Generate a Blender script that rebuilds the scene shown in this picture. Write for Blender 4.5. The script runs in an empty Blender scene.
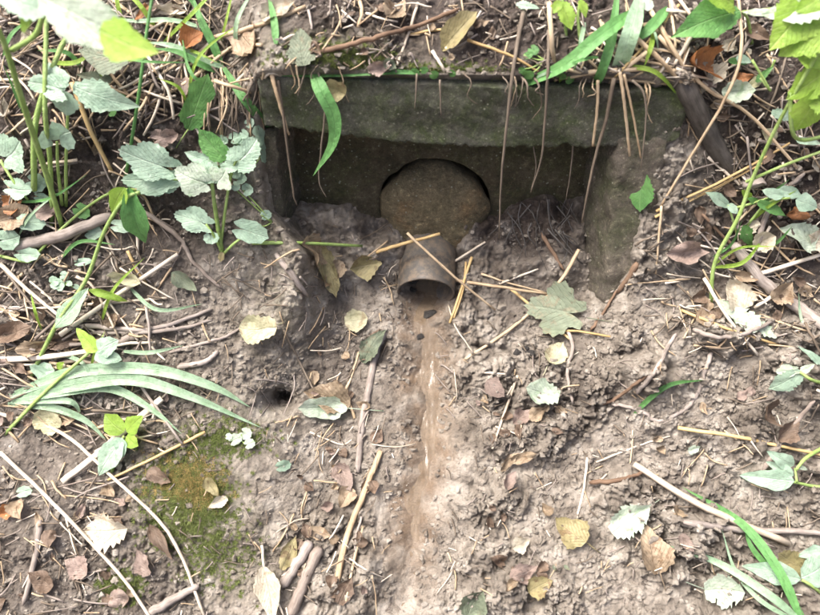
import bpy, math, random
import numpy as np
from mathutils import Vector, Matrix

random.seed(7)
RNG = np.random.RandomState(7)
SC = bpy.context.scene
COL = SC.collection

# ------------------------------------------------------------------ camera, sky, sun, exposure
FPX = 804.0                       # focal length in photo pixels (photo 820 x 615)
PITCH = math.radians(44)
DIST = 1.6
FWD = np.array([0, math.cos(PITCH), -math.sin(PITCH)])
UPV = np.array([0, math.sin(PITCH), math.cos(PITCH)])
CAM = -DIST * FWD
cd = bpy.data.cameras.new('camera')
cam = bpy.data.objects.new('camera', cd)
COL.objects.link(cam)
cam.location = CAM
cam.rotation_euler = (math.radians(90) - PITCH, 0, 0)
cd.sensor_width = 36
cd.lens = 36 * FPX / 820
cd.clip_start = 0.02
cd.clip_end = 200
cd.dof.use_dof = True
cd.dof.focus_distance = 1.58
cd.dof.aperture_fstop = 2.6
SC.camera = cam

SUN_EL, SUN_AZ = math.radians(66), math.radians(262)   # azimuth clockwise from +Y
w = bpy.data.worlds.new('World')
SC.world = w
w.use_nodes = True
nt = w.node_tree
nt.nodes.clear()
sky = nt.nodes.new('ShaderNodeTexSky')
sky.sky_type = 'NISHITA'
sky.sun_disc = False
sky.sun_elevation = SUN_EL
sky.sun_rotation = SUN_AZ
sky.air_density = 0.5
sky.dust_density = 7.0
sky.ozone_density = 0.3
bg = nt.nodes.new('ShaderNodeBackground')
bg.inputs['Strength'].default_value = 0.10
wo = nt.nodes.new('ShaderNodeOutputWorld')
nt.links.new(sky.outputs[0], bg.inputs[0])
nt.links.new(bg.outputs[0], wo.inputs[0])
sd = bpy.data.lights.new('sun', 'SUN')
sd.energy = 1.5
sd.angle = math.radians(30)
sd.color = (1.0, 0.985, 0.965)
sun = bpy.data.objects.new('sun', sd)
COL.objects.link(sun)
sdir = Vector((math.cos(SUN_EL) * math.sin(SUN_AZ), math.cos(SUN_EL) * math.cos(SUN_AZ), math.sin(SUN_EL)))
sun.rotation_euler = sdir.to_track_quat('Z', 'Y').to_euler()
VS = SC.view_settings
VS.view_transform = 'Standard'
VS.look = 'None'
VS.gamma = 1
VS.exposure = 2.1

# ------------------------------------------------------------------ helpers
def tag(o, label=None, cat=None, group=None, kind=None):
    if label: o['label'] = label
    if cat: o['category'] = cat
    if group: o['group'] = group
    if kind: o['kind'] = kind
    return o

def mesh_obj(name, verts, faces, mat, parent=None, loc=None, uvs=None, smooth=True):
    """verts are world coordinates; the object's origin is loc (or the parent's base)."""
    v = np.asarray(verts, dtype=np.float64).reshape(-1, 3)
    if parent is not None:
        org = np.array(parent['_base'])
    elif loc is not None:
        org = np.asarray(loc, dtype=np.float64)
    else:
        org = np.zeros(3)
    me = bpy.data.meshes.new(name)
    me.from_pydata((v - org).tolist(), [], [tuple(int(i) for i in f) for f in faces])
    if smooth:
        me.shade_smooth()
    if uvs is not None:
        ul = me.uv_layers.new(name='UVMap')
        li = np.empty(len(me.loops), dtype=np.int32)
        me.loops.foreach_get('vertex_index', li)
        ul.data.foreach_set('uv', np.asarray(uvs, dtype=np.float32)[li].ravel())
    me.materials.append(mat)
    o = bpy.data.objects.new(name, me)
    COL.objects.link(o)
    if parent is not None:
        o.parent = parent
        o['_base'] = [0.0, 0.0, 0.0]
        o['_base'] = [float(a) for a in org]
    else:
        o.location = org
        o['_base'] = [float(a) for a in org]
    return o

def empty(name, loc, label, cat, group=None):
    o = bpy.data.objects.new(name, None)
    COL.objects.link(o)
    o.location = loc
    o.empty_display_size = 0.02
    o['_base'] = [float(a) for a in loc]
    return tag(o, label, cat, group)

# ------------------------------------------------------------------ noise (numpy)
def _hash(ix, iy, seed):
    n = (ix.astype(np.int64) * 374761393 + iy.astype(np.int64) * 668265263 + seed * 974634777) & 0x7fffffff
    n = ((n ^ (n >> 13)) * 1274126177) & 0x7fffffff
    n = ((n ^ (n >> 16)) * 1103515245) & 0x7fffffff
    return (n ^ (n >> 15)) / float(0x7fffffff)

def perlin(x, y, seed=0):
    ix, iy = np.floor(x), np.floor(y)
    fx, fy = x - ix, y - iy
    ux, uy = fx * fx * fx * (fx * (fx * 6 - 15) + 10), fy * fy * fy * (fy * (fy * 6 - 15) + 10)
    def g(dx, dy):
        a = _hash(ix + dx, iy + dy, seed) * 2 * np.pi
        return np.cos(a) * (fx - dx) + np.sin(a) * (fy - dy)
    a = g(0, 0) * (1 - ux) + g(1, 0) * ux
    b = g(0, 1) * (1 - ux) + g(1, 1) * ux
    return (a * (1 - uy) + b * uy) * 1.4

def fbm(x, y, octv=4, seed=0, gain=0.5, lac=2.03):
    r = np.zeros_like(x); a = 1.0
    for i in range(octv):
        r += a * perlin(x, y, seed + i * 17)
        x, y, a = x * lac, y * lac, a * gain
    return r

def worley(x, y, seed=0):
    """round clods: 1 at a cell's heart, 0 in the joints (F2-F1 shaped)"""
    ix, iy = np.floor(x), np.floor(y)
    f1 = np.full(x.shape, 9.0); f2 = np.full(x.shape, 9.0); idv = np.zeros(x.shape)
    for dx in (-1, 0, 1):
        for dy in (-1, 0, 1):
            cx, cy = ix + dx, iy + dy
            px = cx + 0.08 + 0.84 * _hash(cx, cy, seed); py = cy + 0.08 + 0.84 * _hash(cx, cy, seed + 5)
            d = (px - x) ** 2 + (py - y) ** 2
            n = d < f1
            f2 = np.where(n, f1, np.minimum(f2, d))
            idv = np.where(n, _hash(cx, cy, seed + 9), idv)
            f1 = np.where(n, d, f1)
    return np.sqrt(f1), np.sqrt(f2), idv

def sstep(a, b, x):
    t = np.clip((x - a) / (b - a), 0, 1)
    return t * t * (3 - 2 * t)

# ------------------------------------------------------------------ the bank: a 45 degree frame (s across, t up the slope, h out of it)
S2 = math.sqrt(0.5)
TV = np.array([0, S2, S2]); NV = np.array([0, -S2, S2])
def yz(y, z): return (S2 * (y + z), S2 * (z - y))        # world (y, z) -> (t, h)

def curve(pts):
    pts = np.array(pts)
    xs = np.linspace(-9, 9, 9001)
    hs = np.interp(xs, pts[:, 0], pts[:, 1])
    k = 25                                            # 50 mm rounding
    ker = np.hanning(2 * k + 1); ker /= ker.sum()
    hp = np.concatenate([np.full(k, hs[0]), hs, np.full(k, hs[-1])])
    hs = np.convolve(hp, ker, 'valid')
    return lambda q: np.interp(q, xs, hs)

FLANK = curve([yz(-7, -2.2), yz(-1.2, -.60), yz(-.48, -.31), yz(-.2, -.165), yz(0, .04), yz(.08, .22), yz(.135, .39),
               yz(.23, .49), yz(.42, .62), yz(1.0, .98), yz(6, 3.6)])
FLOOR = curve([yz(-7, -2.2), yz(-1.2, -.60), yz(-.48, -.315), yz(-.25, -.205), yz(.09, -.040), yz(.2, .045), yz(.2, .06)])

def channel_s(t):
    """x of the runnel as a function of slope coordinate t"""
    return np.interp(t, [-.75, -.60, -.36, -.30, -.22, -.12, -.03, .04, .14], [-.045, -.02, 0.015, .032, .040, .035, .025, .030, .040])

GX0, GX1, GT0, GT1, GD = -1.02, 1.02, -.78, .86, 0.0024
gs = np.arange(GX0, GX1 + 1e-9, GD); gt = np.arange(GT0, GT1 + 1e-9, GD)
def outer(n, lim, start):
    k = np.arange(1, n + 1) / n
    return start + (lim - start) * (0.02 * k + 0.98 * k ** 2.6)
SX = np.concatenate([outer(42, -7, GX0)[::-1], gs, outer(42, 7, GX1)])
ST = np.concatenate([outer(36, -5, GT0)[::-1], gt, outer(36, 6, GT1)])
S, T = np.meshgrid(SX, ST)

def pix_of(s, t, h):
    P = np.stack([s, S2 * (t - h), S2 * (t + h)], -1) - CAM
    d = P @ FWD
    return 410 + FPX * P[..., 0] / d, 307.5 - FPX * (P @ UPV) / d

hf = FLANK(T)
hc = FLOOR(T)
back = T - .430
hc = np.where(T > .235, back, hc)
hc = np.where(T > .372, back + (hf - back) * sstep(.376, .392, T), hc)
lx = np.interp(T, [-.35, -.12, 0, .10, .19, .5], [-.36, -.25, -.185, -.19, -.258, -.25])
rx = np.interp(T, [-.35, -.12, 0, .08, .17, .5], [.30, .35, .390, .425, .418, .40])
hw = np.interp(T, [-.35, -.12, -.02, .05, .1], [.20, .13, .075, .032, .02])
mk = sstep(-1, 1, (S - lx) / hw) * sstep(-1, 1, (rx - S) / hw)
H = hf * (1 - mk) + hc * mk
# soil lying on the lintel
lint = sstep(-.31, -.24, S) * sstep(.53, .46, S)
lip = -.006 + .013 * fbm(S * 13, S * 0 + 1.3, 4, 88, gain=.6)
H += .066 * lint * sstep(.375 + lip, .392 + lip, T) * sstep(.66, .44, T)
# broad relief
far = np.clip((np.abs(S) - 1) / 4, 0, 1) + np.clip((np.abs(T) - .9) / 4, 0, 1)
onw = 1 - mk * sstep(.20, .24, T) * sstep(.40, .385, T)
H += (.020 * fbm(S * 2.6 + 3, T * 2.6, 3, 11) + .10 * far * fbm(S * .6, T * .6, 3, 40)) * onw
H += (.010 * fbm(S * 9, T * 9, 3, 21)) * onw
U, V = pix_of(S, T, H)
def blob(u, v, ru, rv=None):
    rv = rv or ru
    return np.exp(-(((U - u) / ru) ** 2 + ((V - v) / rv) ** 2))
H += .045 * blob(655, 375, 48, 62) - .022 * blob(572, 385, 30, 60) - .012 * blob(540, 470, 60, 60) + .016 * blob(720, 440, 60, 40)
H += .030 * blob(215, 440, 75, 110) - .016 * blob(330, 430, 26, 150)
rec = mk * sstep(.25, .235, T) * sstep(.02, .10, T)
H += rec * (.012 + .034 * fbm(S * 12, T * 12, 4, 202) + .030 * np.exp(-((S + .22) / .07) ** 2) + .030 * np.exp(-((S - .34) / .10) ** 2))
H += .020 * blob(330, 230, 28, 30) + .022 * blob(520, 225, 50, 24) - .010 * blob(355, 395, 35, 60)
H += .018 * blob(190, 500, 80, 70) + .016 * blob(188, 492, 34, 32) + .030 * blob(300, 285, 20, 38)
# sediment round the pipe
H -= .034 * np.exp(-(np.abs((S - .040) / .062)) ** 4) * sstep(-.03, .05, T) * sstep(.30, .16, T)
chs = channel_s(T)
cw = np.interp(T, [-.7, -.4, -.25, -.1, .0, .05], [.046, .052, .056, .060, .055, .046])
cdp = np.interp(T, [-.75, -.45, -.2, 0, .06, .09], [.014, .022, .028, .027, .022, 0])
wob = .018 * fbm(S * 0 + T * 9, T * 4, 3, 71)
chan = np.exp(-(np.abs((S - chs - wob) / cw)) ** 3)
chv = np.exp(-(np.abs((S - chs - wob - .006) / (cw * .42))) ** 2)
H -= cdp * (.72 * chan + .42 * chv)
H += .020 * blob(270, 100, 22, 40) + .012 * blob(240, 120, 25, 40)
H -= (.024 + .04 * sstep(.06, .12, T)) * np.exp(-(np.abs((S - .038) / .040)) ** 4) * sstep(.025, .05, T) * sstep(.25, .16, T)
# burrows
H -= .13 * blob(277, 400, 13, 10) + .035 * blob(664, 369, 6, 6) + .03 * blob(100, 150, 14, 10) + .02 * blob(320, 352, 8, 8)
# clods and crumbs
inreg = sstep(1.25, 1.0, np.abs(S)) * sstep(1.1, .8, np.abs(T))
wx, wy = S + .012 * fbm(S * 22, T * 22, 2, 31), T + .012 * fbm(S * 22 + 7, T * 22, 2, 32)
amp = .22 + 1.05 * sstep(-.30, .42, fbm(S * 5.0, T * 5.0, 4, 51))
amp *= .55 + .6 * sstep(440, 520, U) * sstep(300, 350, V) + .4 * sstep(600, 660, U) * sstep(330, 250, V) * sstep(150, 170, V) + .25 * sstep(300, 360, V) * sstep(280, 330, U)
smooth_left = np.clip(blob(235, 300, 70, 90) + blob(255, 560, 60, 90) + .8 * blob(700, 440, 60, 50), 0, 1)
amp *= (1 - .55 * smooth_left) * (1 - .88 * np.clip(chan + blob(395, 470, 26, 130), 0, 1))
def clod(sc, seed):
    f1, f2, idv = worley(wx / sc, wy / sc, seed)
    return np.sqrt(np.clip(1 - (f1 / .78) ** 2, 0, 1)) * (.25 + .95 * idv) , f2 - f1
c0, e0 = clod(.068, 2)
c1, e1 = clod(.034, 3)
c2, e2 = clod(.0155, 4)
c3, e3 = clod(.0075, 6)
micro = fbm(S * 90, T * 90, 4, 61, gain=.62)
ridge = 1 - np.abs(fbm(wx * 30, wy * 30, 3, 77))
H += onw * inreg * amp * (.032 * c0 * sstep(.1, .5, amp - .35) + .015 * c1 + .0125 * c2 + .0065 * c3 + .008 * ridge - .028)
H += onw * inreg * (1 - .55 * chan) * (.0022 + .0036 * np.clip(amp, 0, 1.2)) * micro
U, V = pix_of(S, T, H)

n_t, n_s = H.shape
WX, WY, WZ = S, S2 * (T - H), S2 * (T + H)
idx = np.arange(n_t * n_s).reshape(n_t, n_s)
quads = np.stack([idx[:-1, :-1], idx[:-1, 1:], idx[1:, 1:], idx[1:, :-1]], -1).reshape(-1, 4)

iS0, iT0 = 42, 36
HD = H[iT0:iT0 + len(gt), iS0:iS0 + len(gs)]
HB = HD.copy()
for _ in range(10):                                   # smoothed copy: what a stiff thing lies on
    HB[1:-1, 1:-1] = (HB[:-2, 1:-1] + HB[2:, 1:-1] + HB[1:-1, :-2] + HB[1:-1, 2:] + HB[1:-1, 1:-1] * 2) / 6

def hsample(s, t, grid=None):
    g = HD if grid is None else grid
    fs = np.clip((np.asarray(s) - GX0) / GD, 0, len(gs) - 1.001); ft = np.clip((np.asarray(t) - GT0) / GD, 0, len(gt) - 1.001)
    i, j = fs.astype(int), ft.astype(int); a, b = fs - i, ft - j
    return (g[j, i] * (1 - a) * (1 - b) + g[j, i + 1] * a * (1 - b) + g[j + 1, i] * (1 - a) * b + g[j + 1, i + 1] * a * b)

DS = np.linspace(.45, 2.3, 900)
def ray(u, v):
    return FWD + (u - 410) / FPX * np.array([1., 0, 0]) + (307.5 - v) / FPX * UPV

def hit(u, v, lift=0.0):
    """the point of the bank seen at photo pixel (u, v), raised `lift` metres off the soil"""
    r = ray(u, v)
    P = CAM + DS[:, None] * r
    t, h = P @ TV, P @ NV
    df = h - hsample(P[:, 0], t, HB) - lift
    k = np.argmax(df < 0)
    if df[k] >= 0: k = len(DS) - 1
    if k > 0:
        a = df[k - 1] / (df[k - 1] - df[k] + 1e-12)
        d = DS[k - 1] + a * (DS[k] - DS[k - 1])
    else:
        d = DS[0]
    return CAM + d * r

def at(u, v, y):
    r = ray(u, v)
    return CAM + (y - CAM[1]) / r[1] * r

def soil_normal(P):
    s, t = P[0], P @ TV; e = .012
    dhs = (hsample(s + e, t, HB) - hsample(s - e, t, HB)) / (2 * e)
    dht = (hsample(s, t + e, HB) - hsample(s, t - e, HB)) / (2 * e)
    n = NV - dhs * np.array([1., 0, 0]) - dht * TV
    return n / np.linalg.norm(n)

def above(P):
    return P @ NV - hsample(P[..., 0], P @ TV, HB)

# ------------------------------------------------------------------ materials
def new_mat(name):
    m = bpy.data.materials.new(name)
    m.use_nodes = True
    t = m.node_tree
    b = t.nodes['Principled BSDF']
    return m, t, b

def N(t, kind, **kw):
    n = t.nodes.new(kind)
    for k, v in kw.items():
        if k in n.inputs: n.inputs[k].default_value = v
        else: setattr(n, k, v)
    return n

def noise(t, vec, scale, detail=6, rough=.6, dist=0.0):
    n = N(t, 'ShaderNodeTexNoise', Scale=scale, Detail=detail, Roughness=rough, Distortion=dist)
    t.links.new(vec, n.inputs['Vector'])
    return n.outputs['Fac']

def ramp(t, fac, stops):
    r = t.nodes.new('ShaderNodeValToRGB')
    t.links.new(fac, r.inputs[0])
    e = r.color_ramp.elements
    while len(e) < len(stops): e.new(.5)
    for k, (p, c) in zip(e, stops):
        k.position = p
        k.color = (*c, 1) if len(c) == 3 else (c[0], c[0], c[0], 1)
    return r.outputs[0]

def mix(t, fac, a, b, mode='MIX'):
    m = t.nodes.new('ShaderNodeMix')
    m.data_type = 'RGBA'; m.blend_type = mode
    for sock, val in ((m.inputs[0], fac), (m.inputs[6], a), (m.inputs[7], b)):
        if hasattr(val, 'is_linked') or hasattr(val, 'links'): t.links.new(val, sock)
        elif isinstance(val, (tuple, list)): sock.default_value = (*val, 1)
        else: sock.default_value = val
    return m.outputs[2]

def bump(t, b, height, strength, dist, prev=None):
    n = N(t, 'ShaderNodeBump', Strength=strength, Distance=dist)
    t.links.new(height, n.inputs['Height'])
    if prev: t.links.new(prev, n.inputs['Normal'])
    t.links.new(n.outputs[0], b.inputs['Normal'])
    return n.outputs[0]

def attr(t, name):
    a = N(t, 'ShaderNodeAttribute', attribute_name=name)
    return a.outputs['Fac']

def math_n(t, op, a, b=0.5):
    m = t.nodes.new('ShaderNodeMath'); m.operation = op
    for s, v in ((m.inputs[0], a), (m.inputs[1], b)):
        if hasattr(v, 'links'): t.links.new(v, s)
        else: s.default_value = v
    return m.outputs[0]

def soil_material(name='soil', plain=False):
    m, t, b = new_mat(name)
    tc = N(t, 'ShaderNodeTexCoord').outputs['Object']
    big = noise(t, tc, 4.5, 5, .6)
    mid = noise(t, tc, 22, 7, .65, .4)
    fine = noise(t, tc, 150, 6, .7)
    c = ramp(t, mid, [(.31, (.112, .092, .072)), (.5, (.325, .287, .240)), (.68, (.570, .524, .460))])
    c2 = ramp(t, big, [(.3, (.72, .69, .64)), (.5, (1, .98, .95)), (.7, (1.12, 1.11, 1.09))])
    c = mix(t, 1.0, c, c2, 'MULTIPLY')
    sp = ramp(t, fine, [(.28, (.45, .40, .36)), (.42, (1, 1, 1)), (.66, (1, 1, 1)), (.78, (1.5, 1.45, 1.38))])
    c = mix(t, .75, c, sp, 'MULTIPLY')
    dk = ramp(t, noise(t, tc, 48, 8, .75, .8), [(.36, (.26, .22, .20)), (.44, (1, 1, 1))])
    c = mix(t, .9, c, dk, 'MULTIPLY')
    if not plain:
        hum_shade = attr(t, 'humus_and_shade')  # real humus plus the recess and gully shade mixed into the soil colour
        hn = math_n(t, 'MULTIPLY', hum_shade, ramp(t, noise(t, tc, 14, 6, .7), [(.30, (0.15,)), (.47, (1.0,))]))
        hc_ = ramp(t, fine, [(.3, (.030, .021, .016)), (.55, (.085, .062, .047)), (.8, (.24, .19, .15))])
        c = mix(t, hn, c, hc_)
        ms = attr(t, 'moss')
        mn = math_n(t, 'MULTIPLY', ms, ramp(t, noise(t, tc, 40, 6, .7), [(.42, (0.0,)), (.58, (1.0,))]))
        mc = ramp(t, fine, [(.3, (.070, .075, .034)), (.6, (.19, .19, .085)), (.8, (.32, .29, .15))])
        c = mix(t, mn, c, mc)
        wt = attr(t, 'wet')
        wc = ramp(t, mid, [(.3, (.170, .118, .076)), (.6, (.270, .198, .136)), (.8, (.42, .340, .260))])
        c = mix(t, wt, c, wc)
        rg = ramp(t, math_n(t, 'ADD', wt, math_n(t, 'MULTIPLY', noise(t, tc, 8, 5, .6), .35)), [(.1, (.8,)), (.3, (.5,)), (1, (.20,))])
        t.links.new(rg, b.inputs['Roughness'])
    else:
        b.inputs['Roughness'].default_value = .65
    t.links.new(c, b.inputs['Base Color'])
    b.inputs['Specular IOR Level'].default_value = .5
    p = bump(t, b, noise(t, tc, 75, 9, .8), 1.0, .010)
    bump(t, b, noise(t, tc, 380, 5, .75), .9, .0028, p)
    return m

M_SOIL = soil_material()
M_CRUMB = soil_material('soil_crumb', True)

def concrete_material(name, dark, light, moss, dirt, moss_amt=.5):
    m, t, b = new_mat(name)
    tc = N(t, 'ShaderNodeTexCoord').outputs['Object']
    mid = noise(t, tc, 9, 8, .68, .3)
    fine = noise(t, tc, 110, 7, .85)
    c = ramp(t, mid, [(.36, dark), (.64, light)])
    gr = noise(t, tc, 16, 7, .72, .5)
    c = mix(t, ramp(t, gr, [(.5 - .12 * moss_amt, (0.0,)), (.64, (moss_amt,))]), c, moss)
    dn = noise(t, tc, 5, 6, .65)
    c = mix(t, ramp(t, dn, [(.52, (0.0,)), (.72, (.75,))]), c, dirt)
    c = mix(t, .8, c, ramp(t, fine, [(.34, (.28, .28, .28)), (.46, (.95, .95, .95)), (.55, (1.1, 1.1, 1.1)), (.64, (2.6, 2.6, 2.4))]), 'MULTIPLY')
    vor = N(t, 'ShaderNodeTexVoronoi', Scale=85.0); t.links.new(tc, vor.inputs['Vector'])
    spk = ramp(t, vor.outputs['Distance'], [(.10, (1.0,)), (.20, (0.0,))])
    spk = math_n(t, 'MULTIPLY', spk, ramp(t, noise(t, tc, 30, 3, .5), [(.46, (0.0,)), (.56, (.9,))]))
    c = mix(t, spk, c, (.46, .46, .34))
    t.links.new(c, b.inputs['Base Color'])
    b.inputs['Roughness'].default_value = .9
    b.inputs['Specular IOR Level'].default_value = .25
    p = bump(t, b, noise(t, tc, 60, 9, .8), 1.0, .009)
    bump(t, b, noise(t, tc, 240, 5, .75), .7, .0022, p)
    return m

M_LINTEL = concrete_material('mossy_concrete', (.105, .104, .082), (.270, .262, .210), (.105, .140, .050), (.080, .068, .048), .9)
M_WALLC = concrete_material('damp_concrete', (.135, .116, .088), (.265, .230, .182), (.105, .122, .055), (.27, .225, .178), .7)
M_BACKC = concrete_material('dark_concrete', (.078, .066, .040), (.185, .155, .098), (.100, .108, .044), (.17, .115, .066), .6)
M_PLUG = concrete_material('plug_mortar', (.190, .155, .092), (.340, .275, .165), (.150, .145, .080), (.40, .205, .080), .4)

def pipe_material():
    m, t, b = new_mat('pipe_plastic')
    tc = N(t, 'ShaderNodeTexCoord').outputs['Object']
    c = ramp(t, noise(t, tc, 18, 7, .65, .3), [(.3, (.040, .036, .031)), (.6, (.085, .076, .064)), (.8, (.150, .122, .090))])
    c = mix(t, ramp(t, noise(t, tc, 60, 6, .7), [(.44, (0.0,)), (.62, (.8,))]), c, (.16, .120, .082))
    t.links.new(c, b.inputs['Base Color'])
    t.links.new(ramp(t, noise(t, tc, 25, 5, .6), [(.3, (.45,)), (.7, (.8,))]), b.inputs['Roughness'])
    bump(t, b, noise(t, tc, 90, 6, .7), .35, .0025)
    return m
M_PIPE = pipe_material()

def fibre_material(name, c1, c2, rough=.6, scale=30):
    """dry straw, twig and root: streaks along the thing (UV y runs along it)"""
    m, t, b = new_mat(name)
    uv = N(t, 'ShaderNodeTexCoord').outputs['UV']
    tc = N(t, 'ShaderNodeTexCoord').outputs['Object']
    mp = N(t, 'ShaderNodeMapping'); mp.inputs['Scale'].default_value = (6, .7, 1)
    t.links.new(uv, mp.inputs[0])
    st = noise(t, mp.outputs[0], 3.0, 5, .65)
    pt = noise(t, tc, scale, 5, .65)
    oi = N(t, 'ShaderNodeObjectInfo').outputs['Random']
    f = math_n(t, 'ADD', math_n(t, 'MULTIPLY', st, .55), math_n(t, 'MULTIPLY', pt, .45))
    c = ramp(t, f, [(.36, c1), (.62, c2)])
    c = mix(t, 1.0, c, ramp(t, oi, [(0, (.78, .74, .70)), (.5, (.96, .96, .96)), (1, (1.12, 1.12, 1.12))]), 'MULTIPLY')
    t.links.new(c, b.inputs['Base Color'])
    b.inputs['Roughness'].default_value = rough
    b.inputs['Specular IOR Level'].default_value = .3
    bump(t, b, st, .5, .0012)
    return m

M_STRAW = fibre_material('straw', (.24, .165, .095), (.58, .46, .31))
M_STRAWG = fibre_material('golden_straw', (.30, .195, .080), (.56, .41, .20))
M_STRAWW = fibre_material('bleached_straw', (.36, .29, .21), (.70, .63, .52))
M_TWIG = fibre_material('grey_twig', (.13, .105, .085), (.34, .295, .26), .8)
M_TWIGB = fibre_material('brown_twig', (.080, .048, .030), (.22, .145, .095), .8)
M_ROOT = fibre_material('root', (.080, .064, .048), (.21, .170, .128), .8)
M_DARKW = fibre_material('dark_wood', (.035, .032, .028), (.125, .115, .105), .55)

def leaf_material(name, c1, c2, vein, trans=.3, rough=.5, blotch=None, spec=.5):
    m, t, b = new_mat(name)
    uv = N(t, 'ShaderNodeTexCoord').outputs['UV']
    tc = N(t, 'ShaderNodeTexCoord').outputs['Object']
    sx = N(t, 'ShaderNodeSeparateXYZ'); t.links.new(uv, sx.inputs[0])
    ax = math_n(t, 'ABSOLUTE', math_n(t, 'SUBTRACT', sx.outputs[0], .5))
    mid = ramp(t, ax, [(.006, (1.0,)), (.03, (0.0,))])
    sv = math_n(t, 'SUBTRACT', math_n(t, 'MULTIPLY', sx.outputs[1], 8.0), math_n(t, 'MULTIPLY', ax, 9.0))
    sv = math_n(t, 'ADD', sv, math_n(t, 'MULTIPLY', noise(t, tc, 35, 3, .5), 1.2))
    fr = math_n(t, 'ABSOLUTE', math_n(t, 'SUBTRACT', math_n(t, 'FRACT', sv), .5))
    side = ramp(t, fr, [(.0, (.75,)), (.10, (0.0,))])
    vn = math_n(t, 'MAXIMUM', mid, side)
    n1 = noise(t, tc, 26, 6, .65)
    oi = N(t, 'ShaderNodeObjectInfo').outputs['Random']
    c = ramp(t, n1, [(.34, c1), (.66, c2)])
    if blotch:
        c = mix(t, ramp(t, noise(t, tc, 45, 6, .7, .6), [(.53, (0.0,)), (.62, (.85,))]), c, blotch)
    c = mix(t, math_n(t, 'MULTIPLY', vn, .38), c, vein)
    c = mix(t, .8, c, ramp(t, noise(t, tc, 110, 6, .75), [(.3, (.62, .60, .55)), (.5, (1, 1, 1)), (.7, (1.18, 1.18, 1.15))]), 'MULTIPLY')
    c = mix(t, 1.0, c, ramp(t, oi, [(0, (.85, .86, .84)), (1, (1.1, 1.1, 1.08))]), 'MULTIPLY')
    t.links.new(c, b.inputs['Base Color'])
    b.inputs['Roughness'].default_value = rough
    b.inputs['Specular IOR Level'].default_value = spec
    bump(t, b, math_n(t, 'ADD', math_n(t, 'MULTIPLY', vn, -.35), noise(t, tc, 120, 5, .65)), .8, .0035)
    tr = N(t, 'ShaderNodeBsdfTranslucent'); t.links.new(c, tr.inputs['Color'])
    ms = N(t, 'ShaderNodeMixShader'); ms.inputs[0].default_value = trans
    t.links.new(b.outputs[0], ms.inputs[1]); t.links.new(tr.outputs[0], ms.inputs[2])
    t.links.new(ms.outputs[0], t.nodes['Material Output'].inputs[0])
    return m

LM = {
 'mint': leaf_material('pale_green_leaf', (.33, .48, .35), (.47, .62, .48), (.60, .72, .58), .35, .33),  # minty pallor of overexposed sky sheen is put into this leaf colour
 'green': leaf_material('green_leaf', (.085, .225, .060), (.150, .330, .095), (.26, .42, .18), .35, .42),
 'lime': leaf_material('lime_leaf', (.26, .44, .050), (.38, .56, .095), (.50, .62, .20), .45, .42),
 'sage': leaf_material('sage_leaf', (.125, .150, .100), (.195, .228, .155), (.24, .27, .19), .2, .6, (.19, .17, .11)),
 'frost': leaf_material('white_green_leaf', (.42, .50, .39), (.58, .65, .53), (.55, .63, .48), .3, .5, (.30, .42, .26)),
 'cream': leaf_material('cream_dead_leaf', (.42, .37, .28), (.58, .53, .43), (.40, .31, .22), .2, .6, (.34, .25, .16)),
 'tan': leaf_material('tan_dead_leaf', (.25, .185, .120), (.40, .31, .215), (.20, .135, .085), .2, .6, (.20, .125, .070)),
 'brown': leaf_material('brown_dead_leaf', (.105, .070, .048), (.195, .135, .095), (.24, .18, .13), .15, .6, (.075, .045, .028)),
 'rust': leaf_material('rust_dead_leaf', (.29, .115, .040), (.40, .18, .070), (.22, .09, .035), .25, .5, (.16, .07, .03)),
 'pink': leaf_material('pinkish_dead_leaf', (.20, .145, .120), (.31, .235, .200), (.36, .29, .25), .15, .6, (.14, .095, .075)),
 'olive': leaf_material('olive_dead_leaf', (.22, .185, .085), (.33, .285, .145), (.36, .31, .18), .2, .5, (.165, .105, .055)),
 'yellow': leaf_material('yellowish_dead_leaf', (.44, .42, .25), (.60, .57, .40), (.60, .56, .40), .25, .5, (.34, .26, .16)),
 'grass': leaf_material('grass_blade', (.115, .300, .085), (.175, .400, .125), (.25, .46, .19), .35, .38),
 'pgrass': leaf_material('pale_grass_blade', (.27, .42, .25), (.42, .58, .40), (.52, .66, .48), .30, .30),
 'stem': leaf_material('green_stem', (.28, .42, .10), (.42, .56, .20), (.4, .55, .18), .2, .45),
 'moss': leaf_material('moss_shoot', (.13, .17, .040), (.24, .28, .085), (.2, .25, .07), .35, .7),
 'mosso': leaf_material('ochre_moss_shoot', (.30, .21, .075), (.44, .33, .13), (.4, .3, .1), .3, .7),
}

# ------------------------------------------------------------------ ground
me = bpy.data.meshes.new('ground')
nv = n_t * n_s
me.vertices.add(nv)
me.vertices.foreach_set('co', np.stack([WX, WY, WZ], -1).astype(np.float32).ravel())
me.loops.add(len(quads) * 4)
me.loops.foreach_set('vertex_index', quads.astype(np.int32).ravel())
me.polygons.add(len(quads))
me.polygons.foreach_set('loop_start', np.arange(0, len(quads) * 4, 4, dtype=np.int32))
me.update(calc_edges=True)
me.shade_smooth()
def set_attr(name, a):
    at_ = me.attributes.new(name, 'FLOAT', 'POINT')
    at_.data.foreach_set('value', a.astype(np.float32).ravel())
wet = np.clip(1.15 * np.exp(-(np.abs((S - chs - wob) / (cw * 1.05))) ** 3) * sstep(-.62, -.40, T) * sstep(.16, .12, T), 0, 1)
wet = np.clip(wet * (.72 + .5 * fbm(S * 30, T * 30, 3, 91)), 0, 1)
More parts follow.
